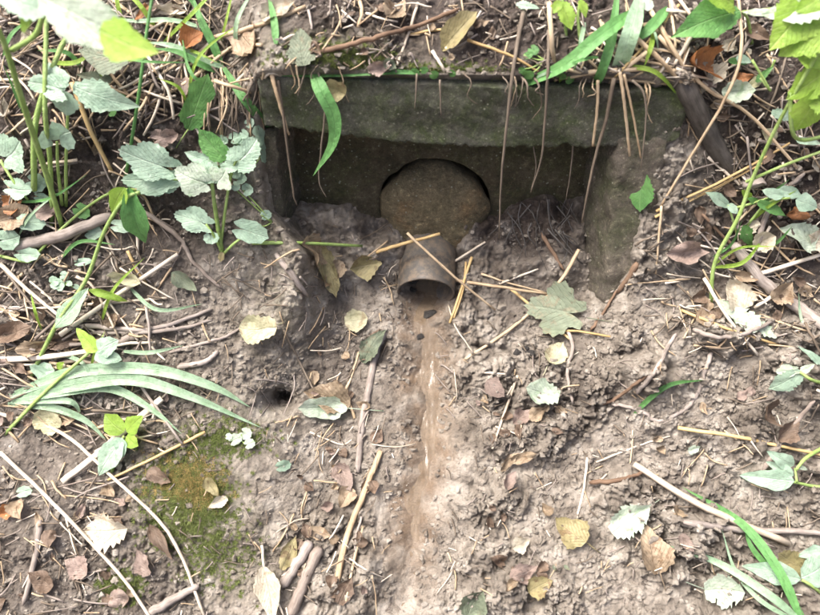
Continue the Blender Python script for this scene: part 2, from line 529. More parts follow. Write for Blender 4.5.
humus_and_shade = np.clip(1.0 * sstep(95, 40, V) * sstep(230, 330, U) + 1.0 * sstep(680, 735, U) * sstep(345, 250, V)
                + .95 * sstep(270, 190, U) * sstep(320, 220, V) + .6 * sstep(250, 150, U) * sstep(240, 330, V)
                + .9 * blob(520, 222, 70, 26) + .6 * blob(350, 228, 55, 18) + .5 * sstep(440, 500, U) * sstep(330, 300, V) * sstep(600, 560, U) + .5 * blob(575, 390, 30, 60) + .5 * blob(335, 360, 30, 50)  # damp humus with shade painted in: under the lintel, right gully, left channel bank
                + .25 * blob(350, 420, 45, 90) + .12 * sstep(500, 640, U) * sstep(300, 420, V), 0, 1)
moss = np.clip(1.1 * blob(190, 492, 42, 42) + .40 * blob(225, 555, 45, 40) + .5 * blob(215, 420, 55, 26) + .5 * blob(330, 48, 70, 18)
               + .35 * blob(250, 205, 40, 40) + .3 * blob(280, 300, 40, 60), 0, 1)
set_attr('wet', wet); set_attr('humus_and_shade', humus_and_shade); set_attr('moss', moss)
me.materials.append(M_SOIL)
ground = bpy.data.objects.new('ground', me)
COL.objects.link(ground)
tag(ground, 'bare muddy soil of the steep bank', 'ground', kind='structure')

# ------------------------------------------------------------------ runnel of water
def water():
    ts = np.arange(.075, -.60, -.003)
    n = 25
    vs, fs = [], []
    cs = channel_s(ts) + .018 * fbm(ts * 9, ts * 4, 3, 71) + .006
    half = np.interp(ts, [-.60, -.50, -.36, -.26, -.20, -.10, 0, .075], [.010, .014, .020, .026, .030, .036, .038, .036])
    half *= 1 + .28 * fbm(ts * 26, ts * 0 + 2.2, 2, 5)
    k = np.ones(21) / 21
    lev = np.interp(ts, [-.60, -.50, -.36, -.26, -.20, -.10, 0, .075], [-.006, -.001, .0025, .0040, .0045, .0065, .0070, .006])
    hcen = hsample(cs, ts, HB)
    hp = np.concatenate([np.full(10, hcen[0]), hcen, np.full(10, hcen[-1])])
    hcen = np.convolve(hp, k, 'valid')
    for i, t in enumerate(ts):
        for j in range(n):
            q = (j / (n - 1)) * 2 - 1
            s = cs[i] + q * half[i]
            h = hcen[i] + lev[i]
            vs.append((s, t, h))
    a = np.array(vs)
    a[:, 2] += .0008 * fbm(a[:, 0] * 90, a[:, 1] * 30, 3, 13)
    P = np.stack([a[:, 0], S2 * (a[:, 1] - a[:, 2]), S2 * (a[:, 1] + a[:, 2])], -1)
    for i in range(len(ts) - 1):
        for j in range(n - 1):
            p = i * n + j
            fs.append((p, p + n, p + n + 1, p + 1))
    m, t, b = new_mat('muddy_water')
    tc = N(t, 'ShaderNodeTexCoord').outputs['Object']
    t.links.new(ramp(t, noise(t, tc, 30, 5, .6), [(.3, (.36, .27, .18)), (.7, (.55, .44, .32))]), b.inputs['Base Color'])
    b.inputs['Roughness'].default_value = .05
    b.inputs['IOR'].default_value = 1.33
    b.inputs['Transmission Weight'].default_value = .75
    b.inputs['Specular IOR Level'].default_value = .6
    mp = N(t, 'ShaderNodeMapping'); mp.inputs['Scale'].default_value = (1, .3, .3)
    t.links.new(tc, mp.inputs[0])
    bump(t, b, noise(t, mp.outputs[0], 85, 3, .55), .35, .004)
    o = mesh_obj('water', P, fs, m)
    tag(o, 'thin runnel of muddy water trickling from the pipe', 'water', kind='structure')
water()

# ------------------------------------------------------------------ concrete headwall
def displace(vs, amp, scale, seed):
    v = np.array(vs)
    d = np.stack([fbm(v[:, 0] * scale + v[:, 2] * scale * .7 + 11 * k, v[:, 1] * scale + v[:, 2] * scale * .9 + 5 * k, 4, seed + 31 * k) for k in range(3)], -1)
    return v + amp * d

def slab(name, corners, nx, ny, nz, mat, parent, amp=.003, scale=14, seed=1, shape=None):
    """a thick slab from 8 corners [000,100,110,010,001,101,111,011], surface gridded and roughened"""
    c = np.array(corners, float).reshape(2, 2, 2, 3)     # z,y,x order below
    idm, vs, fs = {}, [], []
    def P(i, j, k):
        key = (i, j, k)
        if key not in idm:
            a, b, g = i / nx, j / ny, k / nz
            p = np.zeros(3)
            for zz in (0, 1):
                for yy in (0, 1):
                    for xx in (0, 1):
                        p += c[zz, yy, xx] * (a if xx else 1 - a) * (b if yy else 1 - b) * (g if zz else 1 - g)
            ctr = c.reshape(-1, 3).mean(0)
            ne = (i in (0, nx)) + (j in (0, ny)) + (k in (0, nz))
            if ne >= 2: p = p + (ctr - p) / np.linalg.norm(ctr - p) * (.004 if ne == 2 else .007)
            if shape: p = shape(p, a, b, g)
            idm[key] = len(vs); vs.append(p)
        return idm[key]
    for i in range(nx):
        for k in range(nz):
            fs.append((P(i, 0, k), P(i + 1, 0, k), P(i + 1, 0, k + 1), P(i, 0, k + 1)))
            fs.append((P(i, ny, k), P(i, ny, k + 1), P(i + 1, ny, k + 1), P(i + 1, ny, k)))
        for j in range(ny):
            fs.append((P(i, j, 0), P(i, j + 1, 0), P(i + 1, j + 1, 0), P(i + 1, j, 0)))
            fs.append((P(i, j, nz), P(i + 1, j, nz), P(i + 1, j + 1, nz), P(i, j + 1, nz)))
    for j in range(ny):
        for k in range(nz):
            fs.append((P(0, j, k), P(0, j, k + 1), P(0, j + 1, k + 1), P(0, j + 1, k)))
            fs.append((P(nx, j, k), P(nx, j + 1, k), P(nx, j + 1, k + 1), P(nx, j, k + 1)))
    return mesh_obj(name, displace(vs, amp, scale, seed), fs, mat, parent)

YB = .200                                            # face of the back wall
hw_root = empty('culvert_headwall', (.05, .16, -.1), 'mossy concrete headwall framing the drain pipe in the bank', 'headwall')
def lintel():
    yf, yb = .105, .235
    zl0, zr0 = at(280, 127, yf)[2], at(680, 148, yf)[2]
    zl1, zr1 = at(280, 76, yf)[2], at(680, 93, yf)[2]
    x0, x1 = -.262, at(686, 120, yf)[0]
    cs = [(x0, yf, zl0), (x1, yf, zr0), (x0, yb, zl0), (x1, yb, zr0), (x0, yf, zl1), (x1, yf, zr1), (x0, yb, zl1), (x1, yb, zr1)]
    def shp(p, a, b, g):
        p = p.copy()
        low = (1 - g) ** 2
        sag = -.022 * math.sin(math.pi * min(1, a * 1.05)) ** 1.5 * low           # the lower edge hangs lowest in the middle
        up = .020 * max(0, (a - .9) / .1) ** 2 * low                            # and is broken off at the right end
        rag = low * (.016 * max(0.0, float(perlin(np.array([a * 17.]), np.array([b * 3]), 18)[0]) - .22) + .004 * float(perlin(np.array([a * 34]), np.array([b * 4]), 8)[0]) + .006 * float(perlin(np.array([a * 80]), np.array([b * 9]), 9)[0]))
        p[2] += sag + up + rag
        p[1] += -.006 * float(perlin(np.array([a * 8]), np.array([g * 2]), 15)[0]) * (1 - b)
        return p
    slab('lintel', cs, 180, 14, 30, M_LINTEL, hw_root, .0013, 60, 3, shp)
lintel()
def side_wall(sgn, seed):
    if sgn > 0: xb, xf = .348, .392
    else: xb, xf = -.220, -.268
    th = (.090 if sgn > 0 else -.075)
    # front edge leans back with the bank, foot further out than the head
    fb, ft = ((-.020, -.20) if sgn > 0 else (.075, -.20)), ((.100, .325) if sgn > 0 else (.118, .325))
    bk = .225
    def X(y): return xb + (xf - xb) * (bk - y) / (bk - .02)
    def C(y, z, o): return (X(y) + o, y, z)
    if sgn > 0: o0, o1 = 0, th
    else: o0, o1 = th, 0
    cs = [C(fb[0], fb[1], o0), C(fb[0], fb[1], o1), C(bk, fb[1], o0), C(bk, fb[1], o1),
          C(ft[0], ft[1], o0), C(ft[0], ft[1], o1), C(bk, ft[1], o0), C(bk, ft[1], o1)]
    def shp(p, a, b, g):
        p = p.copy()
        p[1] += (1 - b) * (.006 * float(perlin(np.array([g * 7.]), np.array([a * 2 + seed]), 4)[0]))
        return p
    slab('side_wall', cs, 8, 26, 50, M_WALLC, hw_root, .0055, 30, seed, shp)
side_wall(-1, 21); side_wall(1, 33)

HOLE = at(434, 207, YB); HR = .116
def back_wall():
    x0, x1, z0, z1 = -.245, .375, -.24, .335
    n = 96; rings = 14
    vs, fs = [], []
    hx, hz = HOLE[0], HOLE[2]
    for r in range(rings + 1):
        f = (r / rings) ** 1.2
        for i in range(n):
            a = 2 * math.pi * i / n
            cx, cz = math.cos(a), math.sin(a)
            k = min(((x1 - hx) / cx if cx > 1e-9 else (x0 - hx) / cx if cx < -1e-9 else 1e9),
                    ((z1 - hz) / cz if cz > 1e-9 else (z0 - hz) / cz if cz < -1e-9 else 1e9))
            hr = HR * (1 + .018 * math.sin(a * 3 + 1) + .010 * math.sin(a * 7 + 2))
            rad = hr + (k - hr) * f
            vs.append((hx + cx * rad, YB + (.004 if r == 0 else 0), hz + cz * rad))
    for r in range(rings):
        for i in range(n):
            j = (i + 1) % n
            fs.append((r * n + i, r * n + j, (r + 1) * n + j, (r + 1) * n + i))
    b0 = len(vs)
    vs += [vs[i] for i in range(n)]
    base = len(vs)                                    # sleeve of the hole, a floor to it and the wall's own back
    for i in range(n):
        a = 2 * math.pi * i / n
        vs.append((hx + math.cos(a) * HR, YB + .09, hz + math.sin(a) * HR))
    for i in range(n):
        j = (i + 1) % n
        fs.append((b0 + i, base + i, base + j, b0 + j))
    vs.append((hx, YB + .09, hz)); cc = len(vs) - 1
    for i in range(n):
        fs.append((base + i, cc, base + (i + 1) % n))
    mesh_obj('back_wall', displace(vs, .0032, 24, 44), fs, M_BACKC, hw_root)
back_wall()
def revolve(prof, ctr, axis, n, wob=0, seed=0, close_front=True):
    """prof: (distance along axis, radius); axis points out of the wall"""
    axis = np.array(axis, float); axis /= np.linalg.norm(axis)
    e1 = np.cross(axis, [0, 0, 1.]); e1 /= np.linalg.norm(e1); e2 = np.cross(e1, axis)
    vs, fs = [], []
    for d, r in prof:
        for i in range(n):
            a = 2 * math.pi * i / n
            vs.append(np.array(ctr) + axis * d + r * (math.cos(a) * e1 + math.sin(a) * e2))
    for k in range(len(prof) - 1):
        for i in range(n):
            j = (i + 1) % n
            fs.append((k * n + i, k * n + j, (k + 1) * n + j, (k + 1) * n + i))
    if wob: vs = displace(vs, wob, 30, seed)
    return np.array(vs), fs
MOUTH = at(426, 293, .085)
PAX = np.array([-.05, -1, -.34]); PAX /= np.linalg.norm(PAX)
def plug():
    pr = [(-.07, .108), (-.01, .113), (.004, .112), (.014, .104), (.022, .090), (.027, .078), (.031, .060), (.034, .040), (.035, .02), (.0352, .0005)]
    v, f = revolve(pr, HOLE + np.array([0, 0, -.015]), (0, -1, .10), 72, .0028, 5)
    v = displace(displace(v, .008, 11, 61), .0025, 45, 63)
    bore = MOUTH - PAX * (((MOUTH - v) @ PAX)[:, None])                 # the pipe passes through: leave its bore open
    out = np.linalg.norm(v - bore, axis=1) > .056
    f = [q for q in f if any(out[i] for i in q)]
    mesh_obj('mortar_plug', v, f, M_PLUG, hw_root)
plug()

# ------------------------------------------------------------------ drain pipe
def drain_pipe():
    root = empty('drain_pipe', MOUTH, 'short grey plastic drain pipe jutting from the round mortar plug', 'pipe')
    ax = PAX
    L = .205
    st = MOUTH - ax * L
    pr = [(0, .060), (L * .45, .0625), (L * .7, .062), (L * .96, .0615), (L * .995, .0610), (L, .0600), (L, .0572), (L * .99, .0565), (L * .5, .0555), (.0, .0550)]
    v, f = revolve(pr, st, ax, 64, .0010, 8)
    mesh_obj('pipe_body', v, f, M_PIPE, root)
drain_pipe()

# ------------------------------------------------------------------ builders for straws, twigs, blades, leaves
def frame_along(P):
    T_ = np.gradient(P, axis=0)
    T_ /= np.linalg.norm(T_, axis=1)[:, None] + 1e-12
    return T_

def tube_geo(P, R, sides=6, flat=1.0, nrm=None):
    P = np.asarray(P); T_ = frame_along(P)
    n0 = np.array(nrm) if nrm is not None else NV
    vs, fs, uv = [], [], []
    ln = np.concatenate([[0], np.cumsum(np.linalg.norm(np.diff(P, axis=0), axis=1))])
    for i in range(len(P)):
        b = np.cross(T_[i], n0); nb = np.linalg.norm(b)
        b = b / nb if nb > 1e-6 else np.array([1., 0, 0])
        nn = np.cross(b, T_[i])
        for k in range(sides):
            a = 2 * math.pi * k / sides
            vs.append(P[i] + R[i] * (math.cos(a) * b + flat * math.sin(a) * nn))
            uv.append((k / sides, ln[i] * 12))
    for i in range(len(P) - 1):
        for k in range(sides):
            j = (k + 1) % sides
            fs.append((i * sides + k, i * sides + j, (i + 1) * sides + j, (i + 1) * sides + k))
    fs.append(tuple(range(sides))[::-1])
    fs.append(tuple(range((len(P) - 1) * sides, len(P) * sides)))
    return vs, fs, uv

def resample(P, n):
    """Catmull-Rom through the points"""
    P = np.asarray(P, float)
    if len(P) == 2:
        q = np.linspace(0, 1, n)[:, None]
        return P[0] * (1 - q) + P[1] * q
    E = np.vstack([2 * P[0] - P[1], P, 2 * P[-1] - P[-2]])
    out = []
    for x in np.linspace(0, len(P) - 1 - 1e-9, n):
        i = int(x); f = x - i
        a, b, c, d = E[i], E[i + 1], E[i + 2], E[i + 3]
        out.append(.5 * (2 * b + (c - a) * f + (2 * a - 5 * b + 4 * c - d) * f * f + (3 * b - a - 3 * c + d) * f ** 3))
    return np.array(out)

def pts3(px, y=None):
    out = []
    for p in px:
        if y is not None and len(p) == 2: out.append(at(p[0], p[1], y))
        elif len(p) == 4: out.append(at(p[0], p[1], p[3]))
        else: out.append(hit(p[0], p[1], p[2] if len(p) > 2 else 0.0))
    return np.array(out)

def lay(P, r, k=.75):
    """lift a stiff thing until it rests on the lumps below it"""
    d = above(P) - r * .4
    m = -d.min()
    if m > 0: P = P + NV * m * k
    return P

def px2m(px): return px * .0020

def stalk(name, px, wpx, mat, label=None, cat=None, group=None, parent=None, y=None, taper=.7, flat=1.0, sides=6, n=None, jag=0.0, rest=True, free=False):
    P0 = pts3(px, y)
    n = n or max(5, 6 * (len(px) - 1))
    P = resample(P0, n)
    r = px2m(wpx) / 2
    if jag: P = P + jag * np.stack([fbm(np.arange(n) * .7 + 3.3 * k, np.full(n, random.random() * 40), 2, 7 + k) for k in range(3)], -1)
    if y is None and rest and not free: P = lay(P, r)
    R = r * (1 - (1 - taper) * np.linspace(0, 1, n))
    if sides >= 8: R[0] *= .55; R[-1] *= .5; R = R * (1 + .10 * fbm(np.arange(n) * .9, np.full(n, random.random() * 50), 2, 3))
    vs, fs, uv = tube_geo(P, R, sides, flat)
    o = mesh_obj(name, vs, fs, mat, parent, None if parent is not None else P[0], uv)
    if parent is None: tag(o, label, cat, group)
    return o

def blade(name, px, wpx, mat, label=None, cat=None, group=None, parent=None, y=None, fold=.25, n=None, roll=0.0, rest=True, twist=0.0):
    """grass blade: folded ribbon that narrows to a point"""
    P = resample(pts3(px, y), n or max(8, 7 * (len(px) - 1)))
    if y is None and rest: P = lay(P, .001, .6)
    T_ = frame_along(P); n_ = len(P)
    vs, fs, uv = [], [], []
    for i in range(n_):
        f = i / (n_ - 1)
        wd = px2m(wpx) / 2 * (min(1, .45 + f * 3) * (1 - max(0, (f - .45) / .55) ** 1.7) + .02)
        nn = NV * math.cos(roll + twist * f) + np.cross(T_[i], NV) * math.sin(roll + twist * f)
        b = np.cross(T_[i], nn); b /= np.linalg.norm(b) + 1e-9
        up = np.cross(b, T_[i])
        for q in (-1, -.5, 0, .5, 1):
            vs.append(P[i] + b * wd * q + up * wd * fold * abs(q)); uv.append((.5 + q * .5, f * 3))
    for i in range(n_ - 1):
        for k in range(4):
            p = i * 5 + k
            fs.append((p, p + 1, p + 6, p + 5))
    o = mesh_obj(name, vs, fs, mat, parent, None if parent is not None else P[0], uv)
    if parent is None: tag(o, label, cat, group)
    return o

def outline(shape, f, nteeth, teeth):
    if shape == 'ovate': w_ = math.sin(math.pi * f ** .72) ** .85
    elif shape == 'lance': w_ = math.sin(math.pi * f ** .8) ** .9
    elif shape == 'obov': w_ = math.sin(math.pi * f ** 1.25) ** .85
    elif shape == 'round': w_ = math.sqrt(max(0, 1 - (2 * f - 1) ** 2)) ** .85
    elif shape == 'oblong': w_ = min(1, math.sin(math.pi * f) * 1.5) ** .8
    else: w_ = math.sin(math.pi * f)
    return max(w_, .015)

def leaf_geo(base, tip, wr, nrm, shape='ovate', teeth=.08, nteeth=9, fold=.15, curl=.0, wave=.05, side=0.0, seed=0, heart=0.0, holes=0):
    """base, tip: world points; wr: width / length; returns verts, faces, uv"""
    rs = np.random.RandomState(seed)
    base, tip = np.asarray(base, float), np.asarray(tip, float)
    d = tip - base; L = np.linalg.norm(d); d /= L
    x = np.cross(d, nrm); x /= np.linalg.norm(x); z = np.cross(x, d)
    W = L * wr / 2
    ph = rs.rand(6) * 6.28
    bend = (rs.rand() - .5) * .35 * W
    vs, fs, uv = [], [], []
    def deform(px, py):
        """local x (across, -1..1 * W), y (0..L) -> z"""
        a, f = px / max(W, 1e-6), py / L
        zz = fold * abs(px) + curl * L * (f - .5) ** 2 * 4 * .25 + side * W * a * a
        zz += wave * L * (math.sin(a * 3.1 + f * 4 + ph[0]) * .5 + math.sin(f * 7.3 + a * 1.7 + ph[1]) * .4 + .35 * math.sin(a * 6 - f * 5 + ph[2])) * .5
        return zz
    if shape in ('lobed', 'trefoil', 'maple', 'scallop'):
        n, rings = 72, 5
        prm = {'lobed': (5, .26, .06), 'trefoil': (3, .42, .07), 'maple': (5, .40, .10), 'scallop': (9, .10, .03)}[shape]
        cy = L * .47
        vs.append((0, cy, 0)); 
        for r in range(1, rings + 1):
            for i in range(n):
                th = 2 * math.pi * i / n
                q = th / math.pi - 1                      # -1..1, 0 = tip, +-1 = the notch at the stalk
                lob = abs(math.cos(q * math.pi * prm[0] / 2 * (.86 if prm[0] < 9 else 1)))
                rr = (1 - prm[1]) + prm[1] * lob ** .8
                rr *= 1 + prm[2] * (abs(((i * nteeth * 2 / n) % 1) - .5) * 2 - .5) * 1.6
                rr *= 1 - .72 * max(0, (abs(q) - .84) / .16) ** 1.4
                rr *= 1 + .05 * math.sin(3 * q + ph[3])
                k = (r / rings) * rr
                vs.append((math.sin(q * math.pi) * k * W * 1.02, cy + math.cos(q * math.pi) * k * L * .53, 0))
        for i in range(n):
            fs.append((0, 1 + (i + 1) % n, 1 + i))
        for r in range(rings - 1):
            for i in range(n):
                a, b = 1 + r * n + i, 1 + r * n + (i + 1) % n
                fs.append((a, b, b + n, a + n))
    else:
        n = max(10, nteeth * 2 + 2); m = 3
        for i in range(n + 1):
            f = i / n
            w_ = outline(shape, f, nteeth, teeth) * (1 + .10 * math.sin(f * 9 + ph[4]) + .05 * math.sin(f * 23 + ph[5]))
            jag = 1 + teeth * (1 if i % 2 else -1) * (.2 + 1.3 * rs.rand()) * (1 if 0 < i < n else 0)
            if holes and rs.rand() < .25: jag *= .80
            for j in range(-m, m + 1):
                q = j / m
                e = jag if abs(j) == m else 1
                yy = f * L - heart * L * .16 * abs(q) ** 1.5 * (1 - f) ** 2 * 2.2 - .03 * L * abs(q) * (1 if i % 2 else 0) * (1 if teeth else 0)
                vs.append((q * w_ * W * e, yy, 0))
        c = 2 * m + 1
        for i in range(n):
            for j in range(2 * m):
                a = i * c + j
                fs.append((a, a + 1, a + 1 + c, a + c))
    out = []
    for px, py, _ in vs:
        out.append(base + x * (px + bend * math.sin(math.pi * min(1, max(0, py / L)))) + d * py + z * deform(px, py))
        uv.append((.5 + px / (2 * W + 1e-9), py / L))
    if holes:
        keep = [f for f in fs if rs.rand() > .009 * holes]
        fs = keep
    return np.array(out), fs, uv

def leaf(name, b, t, wr, mat, label=None, cat='leaf', group=None, parent=None, lift=(.008, .008), y=None, roll=0.0, pitch=0.0, stem=None, seed=None, nrm=None, stem_mat=None, thick=None, **kw):
    """a leaf from stalk end pixel b to tip pixel t"""
    if y is not None: B, T_ = at(b[0], b[1], y), at(t[0], t[1], y if len(t) < 3 else t[2])
    else: B, T_ = hit(b[0], b[1], lift[0]), hit(t[0], t[1], lift[1])
    if nrm is None:
        nrm = soil_normal((B + T_) / 2) * .5 + NV * .5
    d = (T_ - B) / np.linalg.norm(T_ - B)
    sd_ = np.cross(d, nrm)
    nn = nrm * math.cos(roll) + sd_ * math.sin(roll)
    seed = seed if seed is not None else int(abs(b[0] * 7 + b[1] * 13 + t[0]))
    vs, fs, uv = leaf_geo(B, T_, wr, nn, seed=seed, **kw)
    if y is None and max(lift) < .04:                 # lift it clear of the clods it lies on
        df = vs @ NV - hsample(vs[:, 0], vs @ TV)
        m_ = -np.percentile(df, 25 if name == 'leaf_scrap' else 2)
        if m_ > -.001: vs = vs + NV * (m_ + .001); B = B + NV * (m_ + .001)
    o = mesh_obj(name, vs, fs, mat, parent, None if parent is not None else B, uv)
    if parent is None: tag(o, label, cat, group)
    if stem:
        E = hit(stem[0], stem[1], .004) if y is None else at(stem[0], stem[1], y)
        P = resample(np.array([E, (E + B) / 2 + NV * .002, B + d * .002]), 6)
        v2, f2, u2 = tube_geo(P, np.linspace(.0009, .0012, 6), 5)
        mesh_obj('stalk', v2, f2, stem_mat or mat, o, None, u2)
    return o

# ------------------------------------------------------------------ wood: the dark branch, sticks and twigs
def twig(px, w_, mat, label, cat='twig', **kw):
    kw.setdefault('jag', .0022)
    return stalk('twig', px, w_, mat, label, cat, n=kw.pop('n', max(9, 8 * (len(px) - 1))), sides=8, **kw)

stalk('branch', [(672, 52, -.020), (688, 92, .016), (704, 126, .014), (720, 154, .006), (736, 178, -.020)], 20, M_DARKW,
      'smooth dark branch stub leaning beside the right end of the lintel', 'branch', taper=.85, sides=14, n=26, jag=.0015, rest=False)
stalk('branch', [(12, 246, .008), (60, 236, .010), (112, 215, .008)], 12, M_TWIG, 'thick grey stick half buried among the plants at far left', 'branch', taper=.85, sides=10, n=16, jag=.003)
stalk('branch', [(730, 244), (757, 280), (790, 305), (830, 333)], 10.5, M_TWIG, 'long grey branch slanting down under the curled leaves at right', 'branch', taper=1.15, sides=10, n=26, jag=.003)
twig([(310, 58, -.006), (345, 49), (385, 38), (420, 28), (458, 12)], 5, M_TWIGB, 'thin brown twig bent over the soil above the lintel')
twig([(80, 325), (150, 329), (213, 309)], 5, M_TWIG, 'upper of two grey twigs lying side by side on the left slope')
twig([(92, 333), (165, 331), (214, 320)], 4.5, M_TWIG, 'lower of two grey twigs lying side by side on the left slope')
twig([(110, 345), (139, 335)], 9, M_TWIG, 'short stubby grey stick below the two paired twigs', n=7)
twig([(143, 211), (180, 238), (194, 262), (222, 289)], 5, M_TWIG, 'crooked grey twig running down past the rosette at left')
twig([(170, 352), (205, 343), (228, 336), (248, 322)], 3.5, M_TWIG, 'thin forked looking grey twig under the pale heart shaped leaf')
twig([(178, 367), (205, 362), (219, 351)], 6, M_TWIG, 'short grey twig just above the pale grass blades')
twig([(385, 331), (377, 350), (369, 388), (362, 425), (358, 472)], 7.5, M_TWIG, 'upright grey stick left of the runnel', taper=.9)
twig([(311, 541), (297, 563), (282, 586)], 11, M_TWIG, 'fat weathered stick, upper of two at the bottom', taper=.95)
twig([(320, 546), (305, 580), (290, 616)], 11, M_TWIG, 'fat weathered stick, longer of two at the bottom', taper=.95)
twig([(690, 329), (714, 337), (742, 333), (768, 322)], 5, M_TWIG, 'pale curved twig below the white variegated leaf')
twig([(712, 352), (704, 372), (697, 394), (682, 411), (657, 421), (640, 410), (612, 404)], 5, M_TWIG, 'hooked grey root curling over the mud at right', rest=False)
twig([(681, 520), (740, 528), (790, 529), (830, 532)], 6.5, M_TWIG, 'long straight grey twig at lower right')
twig([(637, 262), (629, 276), (617, 293)], 7, M_TWIGB, 'short brown stick on the mud beside the right side wall', n=8)
twig([(562, 322), (571, 345), (566, 372), (571, 402)], 4.5, M_TWIG, 'thin crooked grey twig below the large grey green leaf')
twig([(588, 481), (615, 479), (642, 471)], 5, M_TWIGB, 'short reddish brown twig on bare mud at lower centre right')
twig([(42, 519), (36, 560), (25, 604)], 6.5, M_TWIG, 'straight grey stick standing out at the lower left edge')
twig([(276, 254), (290, 272), (300, 286), (308, 296)], 7, M_TWIG, 'short grey stick at the foot of the left side wall', n=9)
twig([(540, 233), (552, 252), (563, 270)], 5, M_TWIGB, 'brown twig in the root tangle inside the recess', n=9)
twig([(636, 393), (655, 370), (668, 345), (676, 333)], 5, M_TWIG, 'leaning grey twig over the small dark hole at right')
twig([(600, 404), (616, 398), (640, 380), (660, 366)], 4, M_TWIGB, 'thin brown twig leading up to the small dark hole')
twig([(760, 470, .004), (790, 425, .008), (812, 400, .006)], 5, M_TWIG, 'grey twig rising beside the folded brown leaf at right')
twig([(735, 225), (750, 240), (757, 262)], 5.5, M_TWIG, 'short grey twig tucked under the cream curled leaves')
twig([(150, 612), (175, 598), (200, 584)], 9, M_TWIG, 'stubby pale stick under the moss at bottom left')
twig([(700, 215), (730, 246), (745, 262)], 3.5, M_TWIGB, 'thin brown twig above the long slanting branch')
twig([(752, 250), (768, 205), (800, 175)], 6, M_TWIG, 'grey stick among the litter below the lime leaves')
twig([(590, 330), (603, 312), (616, 290)], 3.5, M_TWIGB, 'thin twig leaning on the foot of the right side wall')

# ------------------------------------------------------------------ straws one can pick out
def straw(px, w_, label, mat=None, group=None, **kw):
    kw.setdefault('taper', .75)
    kw.setdefault('jag', .0010)
    return stalk('straw', px, w_ * .8, mat or M_STRAW, label, 'straw', group, **kw)
G = M_STRAWG; Wt = M_STRAWW
straw([(407, 233, 0, .105), (450, 273, 0, .060), (495, 310, .006)], 3.6, 'pale straw slanting across the top of the drain pipe', free=True)
straw([(376, 252, .006), (406, 243, 0, .108), (440, 234, 0, .112)], 5, 'tan straw resting crosswise on the drain pipe', G, free=True)
straw([(441, 278, .012), (490, 286, .014), (546, 294, .012)], 4.5, 'long thick pale straw starting at the pipe rim')
straw([(472, 257, .012), (450, 323, .008)], 4, 'steep golden straw just right of the pipe mouth', G)
straw([(466, 262, .01), (463, 290, .012), (454, 318, .006)], 3, 'second steep straw right of the pipe mouth, thinner', G)
straw([(452, 263, .016), (485, 242, .010)], 3.6, 'short straw pointing up right from the pipe', Wt)
straw([(481, 274), (512, 284), (546, 293)], 3, 'thin straw parallel below the long pipe rim straw')
straw([(499, 284), (538, 269)], 3.2, 'short straw crossing the long pipe rim straw', Wt)
straw([(448, 305), (456, 328), (472, 351)], 2.2, 'hair thin bent straw below the pipe mouth', Wt)
straw([(578, 250, .014), (562, 278, .012), (535, 308), (500, 336), (465, 359)], 5, 'long bowed straw running from the recess down to the mud')
straw([(511, 289, .012), (550, 322, .014), (574, 343, .010)], 4, 'golden straw lying over the large grey green leaf', G, free=True)
straw([(545, 333, .012), (575, 331, .016), (612, 337, .008)], 3.6, 'golden straw level at the foot of the large grey green leaf', G)
straw([(517, 375), (505, 410), (492, 448)], 3.8, 'straight pale straw standing on the clods right of the runnel', Wt)
straw([(587, 457), (583, 490), (575, 523)], 3.4, 'straight pale straw above the brown green leaf', Wt)
straw([(634, 464, .014), (700, 505, .022), (788, 543, .012)], 7.5, 'thick cream straw slanting across the lower right', Wt, taper=1.1, free=True)
straw([(676, 427), (740, 437), (826, 456)], 5, 'long tan straw lying level at right middle', G)
straw([(656, 211, .012), (722, 181, .022), (790, 143, .014)], 3.6, 'upper of the paired golden straws right of the lintel', G, free=True)
straw([(655, 217, .010), (716, 188, .016), (768, 160, .010)], 3.6, 'lower of the paired golden straws right of the lintel', G, free=True)
straw([(738, -6, .06), (741, 55, .055), (722, 105, .05), (690, 158, .035), (661, 206, .012)], 3.8, 'long straw arching down from the top right edge', free=True)
straw([(661, 206, .012), (658, 240, .008), (655, 274, .003)], 3.2, 'straw hanging straight down right of the side wall')
straw([(750, 277, .012), (785, 266, .016), (828, 252, .016)], 6, 'thick cream straw at the right edge', Wt, free=True)
straw([(704, 278, .014), (728, 318, .018), (758, 355, .010)], 4.8, 'thick white straw below the tan curled leaf', Wt, free=True)
straw([(680, 310), (728, 329), (778, 345)], 4, 'long tan straw crossing under the white variegated leaf', G)
straw([(777, 293, .014), (754, 308, .012)], 5.5, 'short cream straw end lying on the grey branch', Wt)
straw([(630, 38, .012), (655, 60, .012), (690, 96, .018)], 6, 'stout straw of the bundle above the lintel end')
straw([(655, 40), (700, 90, .02), (745, 118), (792, 170)], 4.8, 'long straw running down right from the lintel end')
straw([(648, 14), (672, 55), (697, 96, .02)], 5.5, 'steep straw touching the top of the dark branch')
straw([(560, 78), (600, 72), (650, 70), (676, 72)], 6, 'thick straw lying level along the lintel top')
straw([(556, 70), (610, 80), (664, 86)], 4, 'thin straw level on the lintel top, the lower one')
straw([(678, 6), (650, 40), (620, 72), (608, 84)], 3.6, 'leaning tan straw at the top above the lintel', G)
straw([(765, 55), (790, 96), (818, 120)], 3.2, 'thin straw under the lime leaves at upper right')
straw([(0, 452, .008), (60, 510, .018), (120, 575, .016), (152, 620, .010)], 5, 'long pale stem slanting through the lower left corner', Wt, free=True)
straw([(0, 414, .010), (60, 432, .016), (110, 475, .018), (170, 535, .018), (205, 618, .010)], 5, 'long bent pale stem passing over the moss', Wt, free=True)
straw([(205, 432, .012), (160, 455, .012), (108, 480, .008)], 4, 'thin yellow stem at the moss edge', G)
straw([(62, 482, .012), (100, 452, .018), (162, 398, .014)], 8, 'broad bleached straw tilted up beside the seedling', Wt, flat=.4, taper=1.0, free=True)
